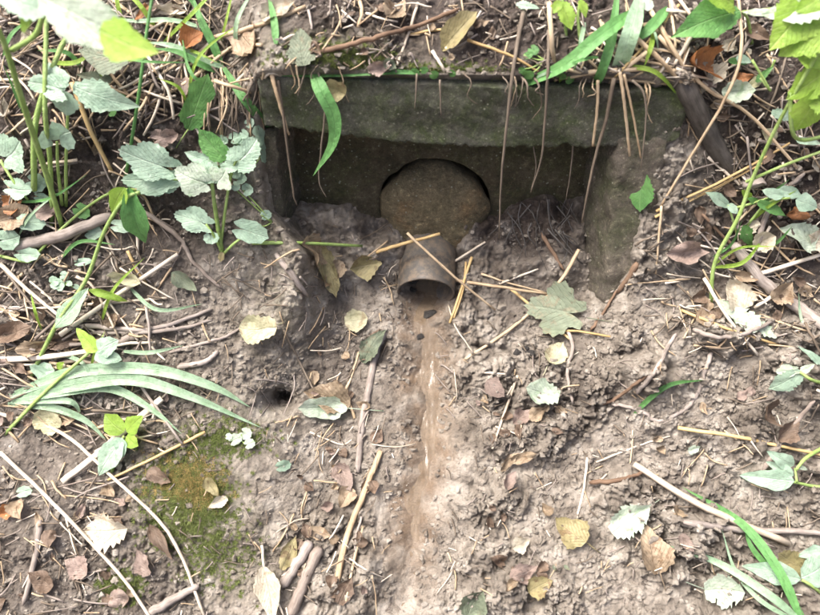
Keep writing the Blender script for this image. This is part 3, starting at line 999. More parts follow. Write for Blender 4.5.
straw([(60, 335, .012), (110, 300, .016), (178, 254, .010)], 6.5, 'long white straw lying diagonally on the left slope', Wt, free=True)
straw([(0, 360, .010), (45, 357, .014), (92, 351, .010)], 8, 'wide white straw at the left edge above the grass', Wt, flat=.4)
straw([(0, 312), (50, 308), (110, 303), (168, 298)], 4, 'pale straw lying nearly level at left', Wt)
straw([(0, 264, .006), (30, 292, .012), (62, 318, .008)], 5.5, 'pale straw slanting down at the left edge', Wt)
straw([(100, 222), (112, 250), (119, 272)], 4, 'short pale straw below the folded green shoot', Wt)
straw([(15, 318), (48, 340), (66, 356)], 5, 'stubby white straw above the wide white straw', Wt)
straw([(172, 268, .004), (150, 300), (130, 330)], 3, 'thin straw across the paired twigs')
straw([(128, 251), (136, 268), (148, 286)], 4.5, 'short tan straw near the folded green shoot', G)
straw([(192, 126), (232, 86), (280, 42), (300, 34)], 4, 'long straw reaching up from the dock leaf', Wt, free=True)
straw([(152, 104), (190, 82), (228, 52), (242, 44)], 5, 'tan straw leaning behind the dock leaf')
straw([(212, 40), (262, 26), (306, 8)], 6, 'grey straw at the top left of the lintel')
straw([(100, 60), (130, 95), (168, 112)], 4, 'straw under the pale divided leaf at upper left')
straw([(72, 82, .02), (90, 130, .016), (112, 172, .008)], 6, 'tan bent straw stalk behind the round leaf', G)
straw([(240, 158, .014), (272, 176, .022), (300, 190, .02)], 4, 'straw poking over the left side wall', G, free=True)
straw([(196, 128), (222, 170), (256, 206)], 3.4, 'thin pale straw in front of the white lobed leaf', Wt, free=True)
straw([(262, 85), (276, 75), (320, 100)], 3.2, 'bent pale straw over the left lintel corner', Wt)
straw([(381, 451, .008), (362, 498, .012), (346, 540, .010), (333, 602, .006)], 7, 'broad bent straw left of the runnel at the bottom', M_STRAW, flat=.45, taper=1.1, free=True)
straw([(363, 525), (354, 560), (346, 600)], 4, 'thin straw beside the broad bent straw')
straw([(262, 545, .010), (266, 575, .01), (284, 616, .008)], 3.2, 'thin white stalk at the bottom left of centre', Wt)
straw([(284, 330, .004), (300, 362), (318, 398), (330, 416)], 3, 'thin bent stalk over the green white leaf', M_ROOT)
straw([(335, 410), (350, 380), (359, 352)], 4, 'pale stalk rising to the curled leaf left of the runnel')
straw([(355, 418), (347, 395), (350, 376)], 4, 'pale bent stalk near the upright stick')
straw([(310, 432), (340, 444), (352, 440)], 2.6, 'short stalk below the green white leaf', Wt)
straw([(467, 42), (510, 58), (545, 78)], 3.6, 'thin golden straw above the lintel centre', G)
straw([(418, 4), (408, 36), (397, 66)], 3.4, 'upright pale straw above the lintel', Wt)
straw([(408, 35), (440, 30), (478, 26)], 3.4, 'short level straw above the lintel by the tan leaf', G)
straw([(432, 52), (442, 68), (448, 80)], 4, 'short pale straw tipping over the lintel edge', Wt)
straw([(360, 2), (362, 14), (358, 28)], 5, 'stubby tan straw at the top above the twig')
straw([(545, 12), (547, 45), (552, 88)], 6, 'wide pale straw hanging over the lintel, broken end', M_STRAW, flat=.5)
straw([(584, 36), (615, 30), (648, 24)], 4, 'level straw at the top beside the nettle shoot')
straw([(596, 462), (640, 445), (670, 436)], 2.6, 'thin straw leading to the level tan straw', Wt)
straw([(495, 426), (512, 432), (532, 440)], 2.4, 'tiny straw on the clods right of the runnel', Wt)
straw([(484, 372), (505, 374)], 3.0, 'tiny pale straw above the clods', Wt, n=5)

# ------------------------------------------------------------------ roots and straws hanging over the lintel
YH = .094
def hang(px, w_, label, mat=M_ROOT, y=YH, **kw):
    kw.setdefault('taper', .4)
    return stalk('hanging_root', px, w_ * .66, mat, label, 'root', y=y, jag=kw.pop('jag', .0008), n=kw.pop('n', 22), **kw)
hang([(524, 10, 0, .17), (518, 40, 0, .14), (512, 78, 0, .095), (505, 140, 0, .085), (501, 185, 0, .08), (499, 238, 0, .08)], 6.5, 'longest dark root hanging over the middle of the lintel', taper=.3)
hang([(549, 30, 0, .14), (548, 70, 0, .096), (545, 120, 0, .09), (541, 160, 0, .088), (531, 192, 0, .088)], 5, 'thin root hanging right of the longest root')
hang([(614, 78, 0, .10), (606, 120, 0, .09), (597, 150, 0, .08), (588, 190, 0, .06), (582, 222, 0, .06)], 6, 'stout root hanging in front of the right side wall')
hang([(620, 72, 0, .10), (624, 100, 0, .09), (630, 156, 0, .082)], 5, 'broad straw hanging over the right of the lintel', M_STRAW, taper=.8, flat=.5)
hang([(624, 74, 0, .10), (632, 110, 0, .09), (641, 158, 0, .082)], 4, 'thin straw hanging beside the broad hanging straw', M_STRAW, taper=.7)
hang([(632, 80, 0, .10), (643, 92, 0, .092), (646, 118, 0, .085), (641, 168, 0, .075)], 4, 'grey bowed straw, rightmost hanging over the lintel', M_ROOT)
hang([(598, 80, 0, .10), (597, 110, 0, .09), (593, 146, 0, .085)], 4.5, 'short straw hanging left of the broad hanging straw', M_STRAW, taper=.8)
hang([(318, 70, 0, .10), (325, 105, 0, .09), (321, 150, 0, .085), (319, 180, 0, .085), (326, 197, 0, .085)], 3.5, 'hair thin root hanging by the drooping green blade')
hang([(417, 74, 0, .10), (415, 108, 0, .09)], 3, 'tiny rootlet on the lintel face, left of two', n=8)
hang([(440, 80, 0, .10), (441, 116, 0, .09)], 3, 'tiny rootlet on the lintel face, right of two', n=8)
hang([(271, 72, 0, .10), (277, 95, 0, .085), (289, 135, 0, .08)], 6.5, 'pale flat straw hanging over the left lintel corner', M_STRAW, taper=.5, flat=.5)
hang([(278, 80, 0, .10), (284, 120, 0, .08), (293, 190, 0, .07), (297, 205, 0, .07)], 4.5, 'long root hanging down before the left side wall')
hang([(532, 138, 0, .125), (536, 168, 0, .115), (531, 190, 0, .115)], 2.5, 'hair thin rootlet under the lintel right of centre', n=10)
hang([(574, 138, 0, .125), (570, 175, 0, .12), (566, 200, 0, .12)], 3, 'short rootlet dangling under the lintel at right', n=10)
for k in range(34):                                          # the curtain of fine roots left of the lintel
    u0 = 205 + k * 2.2 + random.uniform(-3, 3); v0 = random.uniform(62, 84); ln = random.uniform(28, 75)
    stalk('fine_root', [(u0, v0, .004), (u0 + random.uniform(-5, 5), v0 + ln * .5, random.uniform(.010, .022)), (u0 + random.uniform(-9, 9), v0 + ln, random.uniform(.004, .02))],
          random.uniform(1.6, 3.4), random.choice([M_ROOT, M_ROOT, M_STRAW]), 'fine root in the curtain hanging left of the lintel', 'root', 'fine roots left of the lintel', taper=.4, sides=5, jag=.002, rest=False)
for k in range(30):                                          # tangle of fine dark roots in the right of the recess
    u0, v0 = random.uniform(505, 578), random.uniform(182, 235)
    a = random.uniform(.6, 2.4); ln = random.uniform(18, 50)
    stalk('fine_root', [(u0, v0, random.uniform(.004, .02)), (u0 + ln * .5 * math.cos(a) + random.uniform(-6, 6), v0 + ln * .5 * math.sin(a), .012), (u0 + ln * math.cos(a), v0 + ln * math.sin(a), .004)],
          random.uniform(1.0, 2.2), M_DARKW, 'fine dark root in the tangle right inside the recess', 'root', 'fine roots inside the recess', taper=.5, sides=5, jag=.0012, rest=False)

for k in range(18):                                          # fine rootlets spilling over the top edge of the lintel
    u0 = random.uniform(285, 680); v0 = 74 + (u0 - 280) * .045; ln = random.uniform(8, 34)
    stalk('fine_root', [(u0 + random.uniform(-8, 8), v0 - 10, .006), (u0, v0, 0, .095), (u0 + random.uniform(-4, 4), v0 + ln * .6, 0, .092), (u0 + random.uniform(-7, 7), v0 + ln, 0, .094)],
          random.uniform(1.2, 2.6), random.choice([M_ROOT, M_ROOT, M_STRAW]), 'fine rootlet spilling over the top edge of the lintel face', 'root', 'rootlets over the lintel edge', taper=.4, sides=5, jag=.0012, rest=False)

# ------------------------------------------------------------------ grass
gb = lambda px, w_, label, mat='grass', **kw: blade('grass_shoot', px, w_, LM[mat], label, 'grass', **kw)
gb([(282, 75, .010), (340, 74, .016), (400, 72, .014), (438, 76, .008)], 5, 'green grass blade lying level along the lintel edge')
gb([(312, 70, 0, .11), (322, 92, 0, .075), (334, 118, 0, .065), (332, 145, 0, .06), (313, 176, 0, .06)], 12, 'green grass blade drooping over the left part of the lintel', y=.07, fold=.15, rest=False)
gb([(632, 12, .02), (600, 36, .04), (552, 72, .045), (464, 105, .035)], 11, 'green grass blade reaching left across the lintel', rest=False)
gb([(640, -4, .03), (628, 40, .05), (605, 95, .06), (561, 143, .05)], 14, 'wide pale grass blade drooping over the lintel', 'pgrass', rest=False)
gb([(617, -4, .02), (611, 40, .03), (600, 75, .04), (592, 90, .045), (598, 122, .05)], 8, 'upright green grass blade with a kinked tip at the top', rest=False)
gb([(224, 68, .008), (245, 100, .02), (268, 128, .025), (282, 155, .022), (284, 178, .018)], 7.5, 'green grass blade hanging down left of the headwall', rest=False)
gb([(222, 66, .004), (212, 42, .02), (200, 18, .03), (192, -6, .03)], 7, 'upright green grass blade left of the lintel, at the top')
gb([(224, 68, .006), (200, 58, .02), (172, 46, .03), (146, 42, .03)], 6, 'arching pale grass blade left of the lintel', 'pgrass', rest=False)
gb([(218, 72, .004), (200, 64, .02), (178, 52, .03), (150, 48, .03)], 5.5, 'lower arching green grass blade left of the lintel', rest=False)
gb([(205, 28, .01), (170, 20, .02), (135, 21, .02), (100, 16, .01)], 4, 'thin grass blade lying level at upper left', 'pgrass', rest=False)
gb([(276, 44, .004), (274, 20, .015), (268, -6, .02)], 6, 'short upright grass blade above the round serrated leaf')
gb([(668, 8, .01), (650, 28, .03), (636, 42, .02)], 9, 'short broad grass blade at the top above the straw bundle')
gb([(634, 414, .0), (650, 398, .01), (672, 384, .014), (705, 380, .008)], 5, 'small curved green blade beside the hooked root')
stalk('grass_shoot', [(126, 175, .002), (138, 100, .05), (147, 30, .09), (153, -8, .10)], 3.4, LM['grass'], 'tall thin green grass stem at upper left', 'grass', rest=False, taper=.8)
stalk('green_stem_piece', [(252, 243, .004), (300, 243, .014), (362, 246, .012)], 4, LM['stem'], 'green stem lying level before the left side wall', 'stem', rest=False)
def tuft(base, label, blades):
    B = hit(base[0], base[1], 0)
    r = empty('grass_tuft', B, label, 'grass')
    for px, w_, m_ in blades:
        blade('blade', px, w_ * .78, LM[m_], parent=r, rest=False)
tuft((12, 396), 'tuft of broad pale green blades fanning right at left middle', [
    ([(10, 396, .002), (75, 372, .03), (150, 369, .03), (212, 386, .022), (250, 407, .008)], 14, 'pgrass'),
    ([(12, 398, .002), (70, 386, .03), (130, 379, .034), (190, 396, .028), (262, 428, .008)], 15, 'pgrass'),
    ([(12, 400, .002), (60, 392, .03), (110, 388, .03), (150, 408, .022), (182, 434, .006)], 11, 'pgrass'),
    ([(8, 404, .002), (50, 407, .02), (85, 420, .02), (108, 442, .006)], 9, 'pgrass'),
    ([(8, 402, .002), (40, 400, .025), (72, 402, .025), (82, 418, .006)], 9, 'pgrass')])
tuft((802, 622), 'tuft of green blades rising from the lower right corner', [
    ([(800, 620, .002), (765, 592, .03), (712, 560, .03), (644, 540, .012)], 9, 'pgrass'),
    ([(802, 622, .002), (778, 570, .03), (740, 522, .035), (682, 487, .014)], 11, 'grass'),
    ([(806, 622, .002), (784, 585, .02), (752, 548, .02), (744, 520, .016)], 7, 'grass'),
    ([(798, 622, .002), (760, 600, .015), (735, 570, .015), (722, 530, .012)], 5, 'pgrass')])

# ------------------------------------------------------------------ green plants
def plant(name, base, label, cat='plant', stems=(), leaves=(), group=None):
    """stems: (pixels with lift, width); leaves: (base px, tip px, width ratio, material, lifts, options)"""
    B = hit(base[0], base[1], 0)
    r = empty(name, B, label, cat, group)
    for px, w_ in stems:
        stalk('stem', px, w_, LM['stem'], parent=r, rest=False, taper=.75)
    for b, t, wr, m_, lf, op in leaves:
        leaf('leaf', b, t, wr, LM[m_], parent=r, lift=lf, **op)
    return r
RD = dict(shape='scallop', fold=.10, wave=.05)
LB = dict(shape='lobed', fold=.12, wave=.06, nteeth=14)
TF = dict(shape='trefoil', fold=.12, wave=.06, nteeth=12)
OV = dict(shape='ovate', fold=.2, teeth=.10, nteeth=8, curl=-.15)
OS = dict(shape='ovate', fold=.15, teeth=0, nteeth=5, curl=-.15)
plant('tall_plant', (62, 226), 'tall pale stemmed plant with blurred white leaves at the upper left corner', stems=[
    ([(62, 226, 0), (45, 170, .08), (22, 100, .17), (6, 48, .26), (-8, 18, .30)], 5.5),
    ([(12, 50, .25), (35, 35, .28), (45, 12, .31), (60, -6, .33)], 4.5)],
  leaves=[((36, -4), (150, 50), .42, 'frost', (.40, .40), dict(shape='ovate', fold=.1, teeth=.05, nteeth=8, curl=-.2)),
          ((100, 30), (158, 52), .55, 'lime', (.42, .46), dict(shape='ovate', fold=.1, teeth=.06, nteeth=6)),
          ((46, 10), (-8, -8), .5, 'mint', (.36, .36), OV),
          ((20, 30), (42, 8), .35, 'lime', (.34, .36), OV)])
plant('divided_leaf_plant', (52, 224), 'plant with pale divided leaves on green stems at upper left', stems=[
    ([(52, 224, 0), (50, 160, .04), (45, 110, .07), (46, 40, .10), (47, 10, .11)], 5),
    ([(34, 190, .02), (36, 120, .05), (60, 50, .09), (72, 34, .10)], 6)],
  leaves=[((68, 92), (28, 82), .75, 'mint', (.09, .08), TF), ((66, 92), (66, 116), .95, 'mint', (.09, .06), OV), ((64, 90), (48, 62), .70, 'mint', (.09, .08), OS),
          ((72, 86), (140, 107), .42, 'mint', (.09, .07), OV), ((74, 84), (104, 110), .42, 'mint', (.09, .06), OV),
          ((130, 58), (78, 50), .70, 'sage', (.04, .05), dict(shape='ovate', fold=.1, teeth=.05, nteeth=9)),
          ((112, 80), (76, 74), .4, 'sage', (.03, .04), OV)])
plant('round_leaf_plant', (62, 205), 'plant with one scalloped round leaf on a bare stem at left', stems=[
    ([(62, 205, 0), (58, 170, .03), (57, 142, .05)], 3.5), ([(66, 206, 0), (66, 160, .03), (68, 110, .06)], 3.5)],
  leaves=[((57, 140), (70, 132), 1.9, 'mint', (.05, .055), RD), ((57, 142), (42, 132), 1.5, 'mint', (.05, .055), RD)])
plant('creeping_ivy', (30, 262), 'creeping plant with small round leaves at the far left edge', stems=[
    ([(30, 262, 0), (55, 235, .01), (90, 205, .014), (120, 190, .012), (158, 192, .01)], 3),
    ([(0, 256, .006), (28, 262, .01), (32, 256, .012)], 3), ([(0, 160, .02), (14, 182, .02), (28, 200, .01)], 3)],
  leaves=[((0, 160), (20, 142), 1.1, 'mint', (.035, .04), LB), ((26, 180), (46, 186), 1.0, 'mint', (.02, .025), RD),
          ((4, 186), (32, 190), .6, 'mint', (.02, .03), LB), ((16, 222), (46, 224), .62, 'mint', (.02, .025), RD),
          ((-4, 240), (20, 236), .7, 'mint', (.02, .025), RD), ((14, 252), (40, 254), .5, 'mint', (.02, .025), RD),
          ((84, 232), (102, 231), .85, 'mint', (.012, .016), RD), ((110, 225), (135, 228), .5, 'mint', (.012, .02), RD),
          ((74, 206), (90, 216), .8, 'green', (.012, .016), RD), ((34, 196), (50, 200), .6, 'mint', (.014, .018), RD), ((74, 263), (92, 260), .45, 'mint', (.01, .01), RD)])
plant('white_lobed_plant', (222, 252), 'plant with the whitest lobed leaves left of the headwall', stems=[
    ([(222, 252, 0), (216, 215, .03), (212, 184, .05)], 4.5), ([(220, 250, 0), (230, 180, .03), (240, 152, .04)], 3),
    ([(130, 196, .01), (160, 186, .02), (186, 176, .03)], 3.5)],
  leaves=[((214, 184), (176, 170), .85, 'frost', (.06, .065), LB), ((214, 184), (226, 170), 1.4, 'frost', (.06, .06), LB), ((212, 182), (200, 162), 1.2, 'mint', (.055, .05), TF),
          ((180, 172), (120, 150), .62, 'mint', (.04, .045), LB), ((182, 178), (122, 180), .5, 'mint', (.035, .04), LB), ((176, 176), (150, 192), .8, 'mint', (.03, .03), TF),
          ((232, 166), (256, 140), .95, 'mint', (.045, .05), TF), ((226, 160), (198, 128), .6, 'green', (.03, .03), dict(shape='ovate', fold=.1, teeth=.03, nteeth=8)),
          ((220, 168), (244, 166), .5, 'mint', (.04, .035), OV), ((208, 160), (184, 152), .5, 'mint', (.04, .04), OV)])
plant('rosette_plant', (223, 254), 'low rosette with two broad green leaves beside the left side wall', stems=[
    ([(223, 254, 0), (214, 236, .02), (206, 224, .025)], 3), ([(223, 254, 0), (236, 242, .02), (248, 234, .022)], 3)],
  leaves=[((214, 228), (174, 214), .62, 'mint', (.025, .03), LB), ((210, 232), (212, 244), 1.3, 'mint', (.02, .02), RD), ((232, 226), (268, 238), .62, 'mint', (.025, .028), RD), ((222, 252), (220, 262), .6, 'olive', (.008, .006), OS)])
leaf('dock_leaf', (188, 130), (208, 74), .38, LM['green'], 'upright lance shaped dock leaf left of the headwall', 'leaf', lift=(.01, .05), shape='oblong', teeth=.03, nteeth=10, fold=.18, wave=.04, roll=.3, stem=(176, 148), stem_mat=LM['stem'])
leaf('nettle_leaf', (304, 66), (300, 28), .82, LM['sage'], 'round serrated grey green leaf on the lintel corner', lift=(.012, .020), shape='ovate', teeth=.10, nteeth=11, fold=.1, wave=.05)
def seedlings(name, base, spots, label, m_='mint', group=None):
    plant(name, base, label, 'plant', leaves=[((u - r_ * .9, v + dv), (u + r_ * .9, v - dv), random.uniform(.75, 1.0), m_, (.008, .012), RD) for u, v, r_, dv in spots], group=group,
          stems=[([(base[0], base[1], 0), ((base[0] + u) / 2, (base[1] + v) / 2 + 2, .006), (u - r_ * .8, v, .008)], 1.5) for u, v, r_, dv in spots[:9]])
seedlings('creeping_seedling', (246, 168), [(229 + random.uniform(-24, 36), 148 + random.uniform(-26, 34), random.uniform(4, 7), random.uniform(-4, 4)) for _ in range(26)], 'mat of tiny round leaves between the lobed leaves and the headwall')
seedlings('creeping_seedling', (68, 282), [(60 + random.uniform(-12, 22), 280 + random.uniform(-4, 8), random.uniform(3.5, 5.5), random.uniform(-3, 3)) for _ in range(7)], 'cluster of tiny leaves among straw at left')
seedlings('creeping_seedling', (272, 222), [(266, 215, 6, 2), (258, 226, 4, 1), (248, 190, 6, 2), (236, 186, 5, -2)], 'few tiny round leaves on the left side wall edge')
seedlings('creeping_seedling', (110, 108), [(108, 96, 6, 2), (118, 104, 5, -2), (100, 102, 5, 2), (112, 112, 5, 1), (122, 98, 4, 2)], 'tiny green seedlings behind the pale divided leaf', 'green')
seedlings('creeping_seedling', (545, 60), [(528, 55, 5, 2), (534, 50, 5, -3), (526, 78, 6, 2), (522, 70, 4, 1), (562, 92, 4, -1), (558, 82, 4, 2)], 'tiny bright seedlings on the soil above the lintel', 'green')
seedlings('creeping_seedling', (430, 74), [(424, 70, 5, 1), (434, 77, 5, -1), (452, 76, 4, 1), (415, 72, 4, 1)], 'tiny seedlings at the middle of the lintel edge', 'green')
seedlings('creeping_seedling', (238, 438), [(236, 440, 7, 3), (246, 434, 6, -3), (250, 444, 6, 2), (229, 437, 4, 0)], 'small white leaved seedling beside the grass tips', 'frost')
plant('folded_shoot', (30, 378), 'slender green shoot with a folded drooping leaf at left', stems=[
    ([(30, 378, 0), (58, 322, .03), (86, 280, .05), (104, 232, .07), (124, 200, .08), (140, 192, .08)], 4.5)],
  leaves=[((128, 190), (145, 246), .38, 'grass', (.09, .05), dict(shape='lance', teeth=0, nteeth=6, fold=.5, curl=-.3)), ((124, 188), (112, 214), .5, 'lime', (.09, .07), OS),
          ((56, 328), (88, 288), .38, 'pgrass', (.035, .05), dict(shape='lance', teeth=0, nteeth=6, fold=.2)), ((88, 290), (128, 302), .22, 'lime', (.05, .03), dict(shape='lance', teeth=0, nteeth=6, fold=.2, curl=-.4))])
plant('trefoil_seedling', (14, 430), 'three leaved seedling on a long slanting stem at left', stems=[([(5, 434, 0), (45, 392, .03), (92, 350, .05)], 4)],
  leaves=[((98, 352), (76, 328), .45, 'lime', (.055, .05), OS), ((98, 352), (118, 340), .9, 'mint', (.055, .055), OS), ((98, 354), (122, 360), .7, 'mint', (.055, .05), OS), ((96, 352), (112, 362), .9, 'mint', (.055, .05), OS)])
plant('oval_leaf_seedling', (118, 470), 'bright seedling with five oval leaves above the moss', stems=[([(112, 472, 0), (118, 450, .02), (124, 436, .03)], 3.5)],
  leaves=[((124, 432), (104, 414), .8, 'lime', (.035, .035), OS), ((126, 432), (142, 416), .7, 'lime', (.035, .04), OS), ((122, 438), (98, 476), .5, 'mint', (.035, .02), OS), ((126, 436), (138, 446), .8, 'lime', (.03, .03), OS), ((120, 438), (122, 458), .7, 'mint', (.035, .025), OS)])
plant('low_leaf_pair', (52, 372), 'pair of small round leaves under the grass tuft', leaves=[((52, 378), (30, 366), .5, 'mint', (.012, .014), RD), ((36, 374), (54, 370), .9, 'mint', (.012, .014), RD), ((56, 368), (64, 362), .5, 'lime', (.012, .02), OS)])
leaf('green_leaf', (16, 494), (32, 490), .7, LM['mint'], 'lone small round green leaf by the long pale stem at lower left', lift=(.010, .012), **RD)
leaf('green_leaf', (275, 468), (291, 464), .6, LM['mint'], 'lone tiny green leaf on bare soil left of the sticks', lift=(.008, .008), **RD)
plant('lime_shrub', (716, 302), 'tall shoot with bright lime leaves at the upper right corner', stems=[
    ([(711, 303, 0), (715, 262, .03), (738, 218, .06), (752, 180, .08), (775, 130, .12), (800, 84, .16), (826, 40, .20)], 4.2),
    ([(746, 182, .075), (785, 165, .10), (826, 150, .12)], 3), ([(752, 60, .05), (770, 90, .04), (760, 78, .03)], 2.5),
    ([(790, 92, .15), (792, 130, .14), (802, 140, .13), (826, 136, .13)], 4)],
  leaves=[((820, -6), (770, 50), .75, 'lime', (.20, .17), OV), ((826, 30), (778, 56), .8, 'lime', (.20, .16), OV), ((828, 60), (790, 40), .9, 'lime', (.17, .17), OS),
          ((822, 90), (796, 132), .85, 'lime', (.17, .13), OV), ((828, 70), (786, 100), .7, 'lime', (.17, .15), OV), ((830, 8), (760, 14), .4, 'frost', (.22, .16), OV), ((778, 12), (742, 12), .25, 'frost', (.14, .12), OS),
          ((830, 106), (806, 96), .9, 'lime', (.18, .15), OV), ((830, -10), (796, 12), .8, 'lime', (.22, .20), OS)])
plant('broad_leaf_shoot', (752, 40), 'shoot with one long broad green leaf at the top right', stems=[([(752, 44, 0), (748, 20, .03), (742, 12, .05)], 3), ([(742, 12, .05), (760, 10, .06), (790, 6, .08)], 2.5)],
  leaves=[((742, 10), (674, 36), .40, 'green', (.06, .05), dict(shape='lance', teeth=.03, nteeth=8, fold=.15, curl=-.2)), ((736, 4), (706, -4), .6, 'lime', (.07, .07), OV)])
plant('pale_leaf_shoot', (738, 240), 'shoot with small pale oval leaves right of the branch', stems=[
    ([(738, 240, 0), (750, 222, .02), (764, 205, .04)], 3), ([(738, 240, 0), (733, 220, .02), (728, 205, .03)], 2.5), ([(764, 205, .04), (775, 200, .045), (790, 198, .05)], 2.5), ([(735, 208, .02), (750, 204, .03), (768, 198, .04)], 2.5)],
  leaves=[((784, 196), (762, 190), .55, 'mint', (.05, .05), OS), ((778, 190), (802, 196), .55, 'mint', (.05, .05), OS), ((796, 200), (818, 208), .7, 'mint', (.05, .05), OS), ((758, 202), (786, 216), .35, 'green', (.045, .035), OV),
          ((730, 206), (706, 192), .35, 'mint', (.03, .035), OS), ((728, 204), (738, 214), .6, 'mint', (.03, .03), OS), ((750, 200), (742, 190), .5, 'lime', (.03, .04), OS), ((758, 202), (748, 198), .5, 'green', (.03, .04), OS)])
leaf('green_leaf', (744, 226), (752, 246), .45, LM['green'], 'small curled green leaf beside the cream curled leaves', lift=(.03, .012), **OV)
plant('toothed_shoot', (822, 384), 'shoot with pale toothed leaves at the right edge', stems=[([(830, 385, 0), (812, 380, .02), (800, 372, .03)], 3.5)],
  leaves=[((802, 372), (768, 390), .55, 'mint', (.03, .015), OV), ((800, 370), (776, 372), .6, 'frost', (.035, .03), LB), ((800, 372), (815, 364), .5, 'frost', (.03, .03), OV), ((826, 366), (798, 345), .25, 'mint', (.02, .02), OV)])
plant('three_leaf_shoot', (826, 462), 'shoot with three pale smooth leaves at right middle', stems=[([(830, 488, 0), (812, 486, .015), (794, 482, .025)], 3.5), ([(826, 446, .02), (806, 458, .03), (796, 470, .03)], 4), ([(797, 482, .025), (795, 468, .03)], 2.5)],
  leaves=[((795, 482), (740, 476), .42, 'mint', (.03, .02), OS), ((794, 476), (766, 462), .4, 'mint', (.03, .025), OS), ((795, 466), (768, 452), .4, 'mint', (.035, .03), OS), ((796, 466), (808, 470), .4, 'frost', (.03, .03), OS)])
plant('corner_shoot', (826, 598), 'shoot with two smooth pale leaves at the bottom right edge', stems=[([(830, 600, 0), (812, 586, .02), (802, 580, .03)], 3.5)],
  leaves=[((802, 580), (742, 566), .36, 'mint', (.035, .03), OS), ((802, 578), (826, 562), .9, 'mint', (.035, .03), OS), ((826, 552), (798, 556), .5, 'mint', (.03, .03), OS)])
leaf('green_leaf', (804, 568), (774, 552), .55, LM['olive'], 'crumpled yellow green leaf behind the corner shoot', lift=(.01, .018), shape='ovate', teeth=.08, nteeth=7, wave=.14, fold=.2)
leaf('heart_leaf', (641, 183), (640, 212), .95, LM['green'], 'heart shaped green leaf lying at the top of the right side wall', lift=(.022, .018), shape='ovate', teeth=.06, nteeth=9, fold=.12, heart=1, wave=.05, stem=(634, 226), stem_mat=LM['stem'])
plant('nettle_shoot', (566, 34), 'yellow green nettle shoot at the top above the lintel', stems=[([(566, 36, 0), (565, 15, .03), (562, -4, .05)], 3), ([(580, 40, 0), (578, 15, .03), (582, -4, .05)], 3)],
  leaves=[((562, 2), (572, 30), .6, 'lime', (.05, .03), OV), ((562, 2), (548, 14), .6, 'lime', (.05, .04), OV), ((580, 0), (586, 18), .5, 'lime', (.05, .04), OV), ((516, 4), (540, 8), .35, 'mint', (.03, .03), OV), ((640, 0), (652, 10), .8, 'frost', (.02, .02), RD)])
plant('side_seedling', (788, 58), 'small shoot with white tipped leaf below the lime leaves', stems=[([(758, 80, 0), (770, 70, .01), (775, 60, .02)], 3)],
  leaves=[((736, 58), (752, 62), .5, 'mint', (.02, .02), OS), ((756, 82), (774, 66), .35, 'green', (.02, .03), OV), ((750, 86), (762, 76), .7, 'yellow', (.012, .012), OS), ((728, 60), (748, 64), .3, 'green', (.02, .02), OS)])
plant('stem_fork', (770, 118), 'pale small leaves on the litter under the lime leaves', leaves=[((772, 112), (800, 118), .35, 'mint', (.03, .03), OV), ((776, 140), (762, 130), .7, 'yellow', (.02, .02), OV), ((796, 140), (822, 144), .3, 'mint', (.02, .02), OS)])
leaf('variegated_leaf', (758, 330), (716, 300), .45, LM['frost'], 'white variegated leaf with green edges below the curled leaves', lift=(.014, .02), shape='ovate', teeth=.14, nteeth=7, fold=.15, wave=.12, holes=1)
leaf('variegated_leaf', (776, 338), (748, 316), .35, LM['frost'], 'narrower white leaf next to the variegated leaf', lift=(.01, .018), shape='lance', teeth=.15, nteeth=7, fold=.15, wave=.1)

# ------------------------------------------------------------------ fallen and dead leaves
def dead(b, t, wr, m_, label, name='dead_leaf', **kw):
    kw.setdefault('shape', 'ovate'); kw.setdefault('teeth', .06); kw.setdefault('nteeth', 7)
    kw.setdefault('fold', .25); kw.setdefault('wave', .20); kw.setdefault('curl', .5); kw.setdefault('side', .3)
    return leaf(name, b, t, wr, LM[m_], label, 'leaf', **kw)
dead((441, 50), (476, 10), .42, 'olive', 'folded olive tan leaf standing on the soil above the lintel', lift=(.008, .03), fold=.6, curl=-.5, shape='oblong', teeth=.02, wave=.05)
dead((385, 20), (403, 4), .7, 'tan', 'small crumpled tan leaf at the top above the twig')
dead((368, 68), (392, 64), .6, 'pink', 'small pinkish leaf scrap on the lintel edge', lift=(.01, .012))
dead((384, 60), (396, 68), .8, 'sage', 'small grey green leaf scrap on the lintel edge', lift=(.01, .012))
dead((325, 82), (345, 94), .9, 'olive', 'round olive leaf stuck to the lintel face below the serrated leaf', lift=(.012, .012), y=.092, nrm=np.array([0, -.95, .3]), shape='round', teeth=0, wave=.08)
dead((588, 318), (528, 306), .88, 'sage', 'largest leaf, grey green and lobed, lying at the foot of the right wall', lift=(.014, .016), shape='maple', wave=.08, fold=.06, curl=.1, stem=(612, 322), nteeth=10)
dead((268, 328), (239, 328), .95, 'yellow', 'pale heart shaped leaf on bare soil left of the recess', shape='round', teeth=.06, heart=1, wave=.12, stem=(285, 322))
dead((318, 248), (336, 298), .40, 'olive', 'long drooping tan leaf inside the left of the recess', lift=(.02, .012), fold=.3, wave=.2)
dead((300, 245), (325, 262), .6, 'tan', 'small crumpled tan leaf against the left side wall', lift=(.012, .02), wave=.2)
dead((382, 262), (350, 268), .75, 'olive', 'yellowish tan leaf left of the drain pipe', lift=(.014, .012), shape='obov', wave=.12)
dead((340, 262), (322, 288), .5, 'tan', 'tan leaf folded behind the drooping leaf', lift=(.01, .016))
dead((345, 322), (368, 318), .9, 'yellow', 'small yellowish round leaf left of the runnel head', shape='round', teeth=.03, wave=.12)
dead((361, 362), (384, 328), .45, 'sage', 'curled grey green leaf hooked over the upright stick', lift=(.016, .026), curl=-.7, fold=.5)
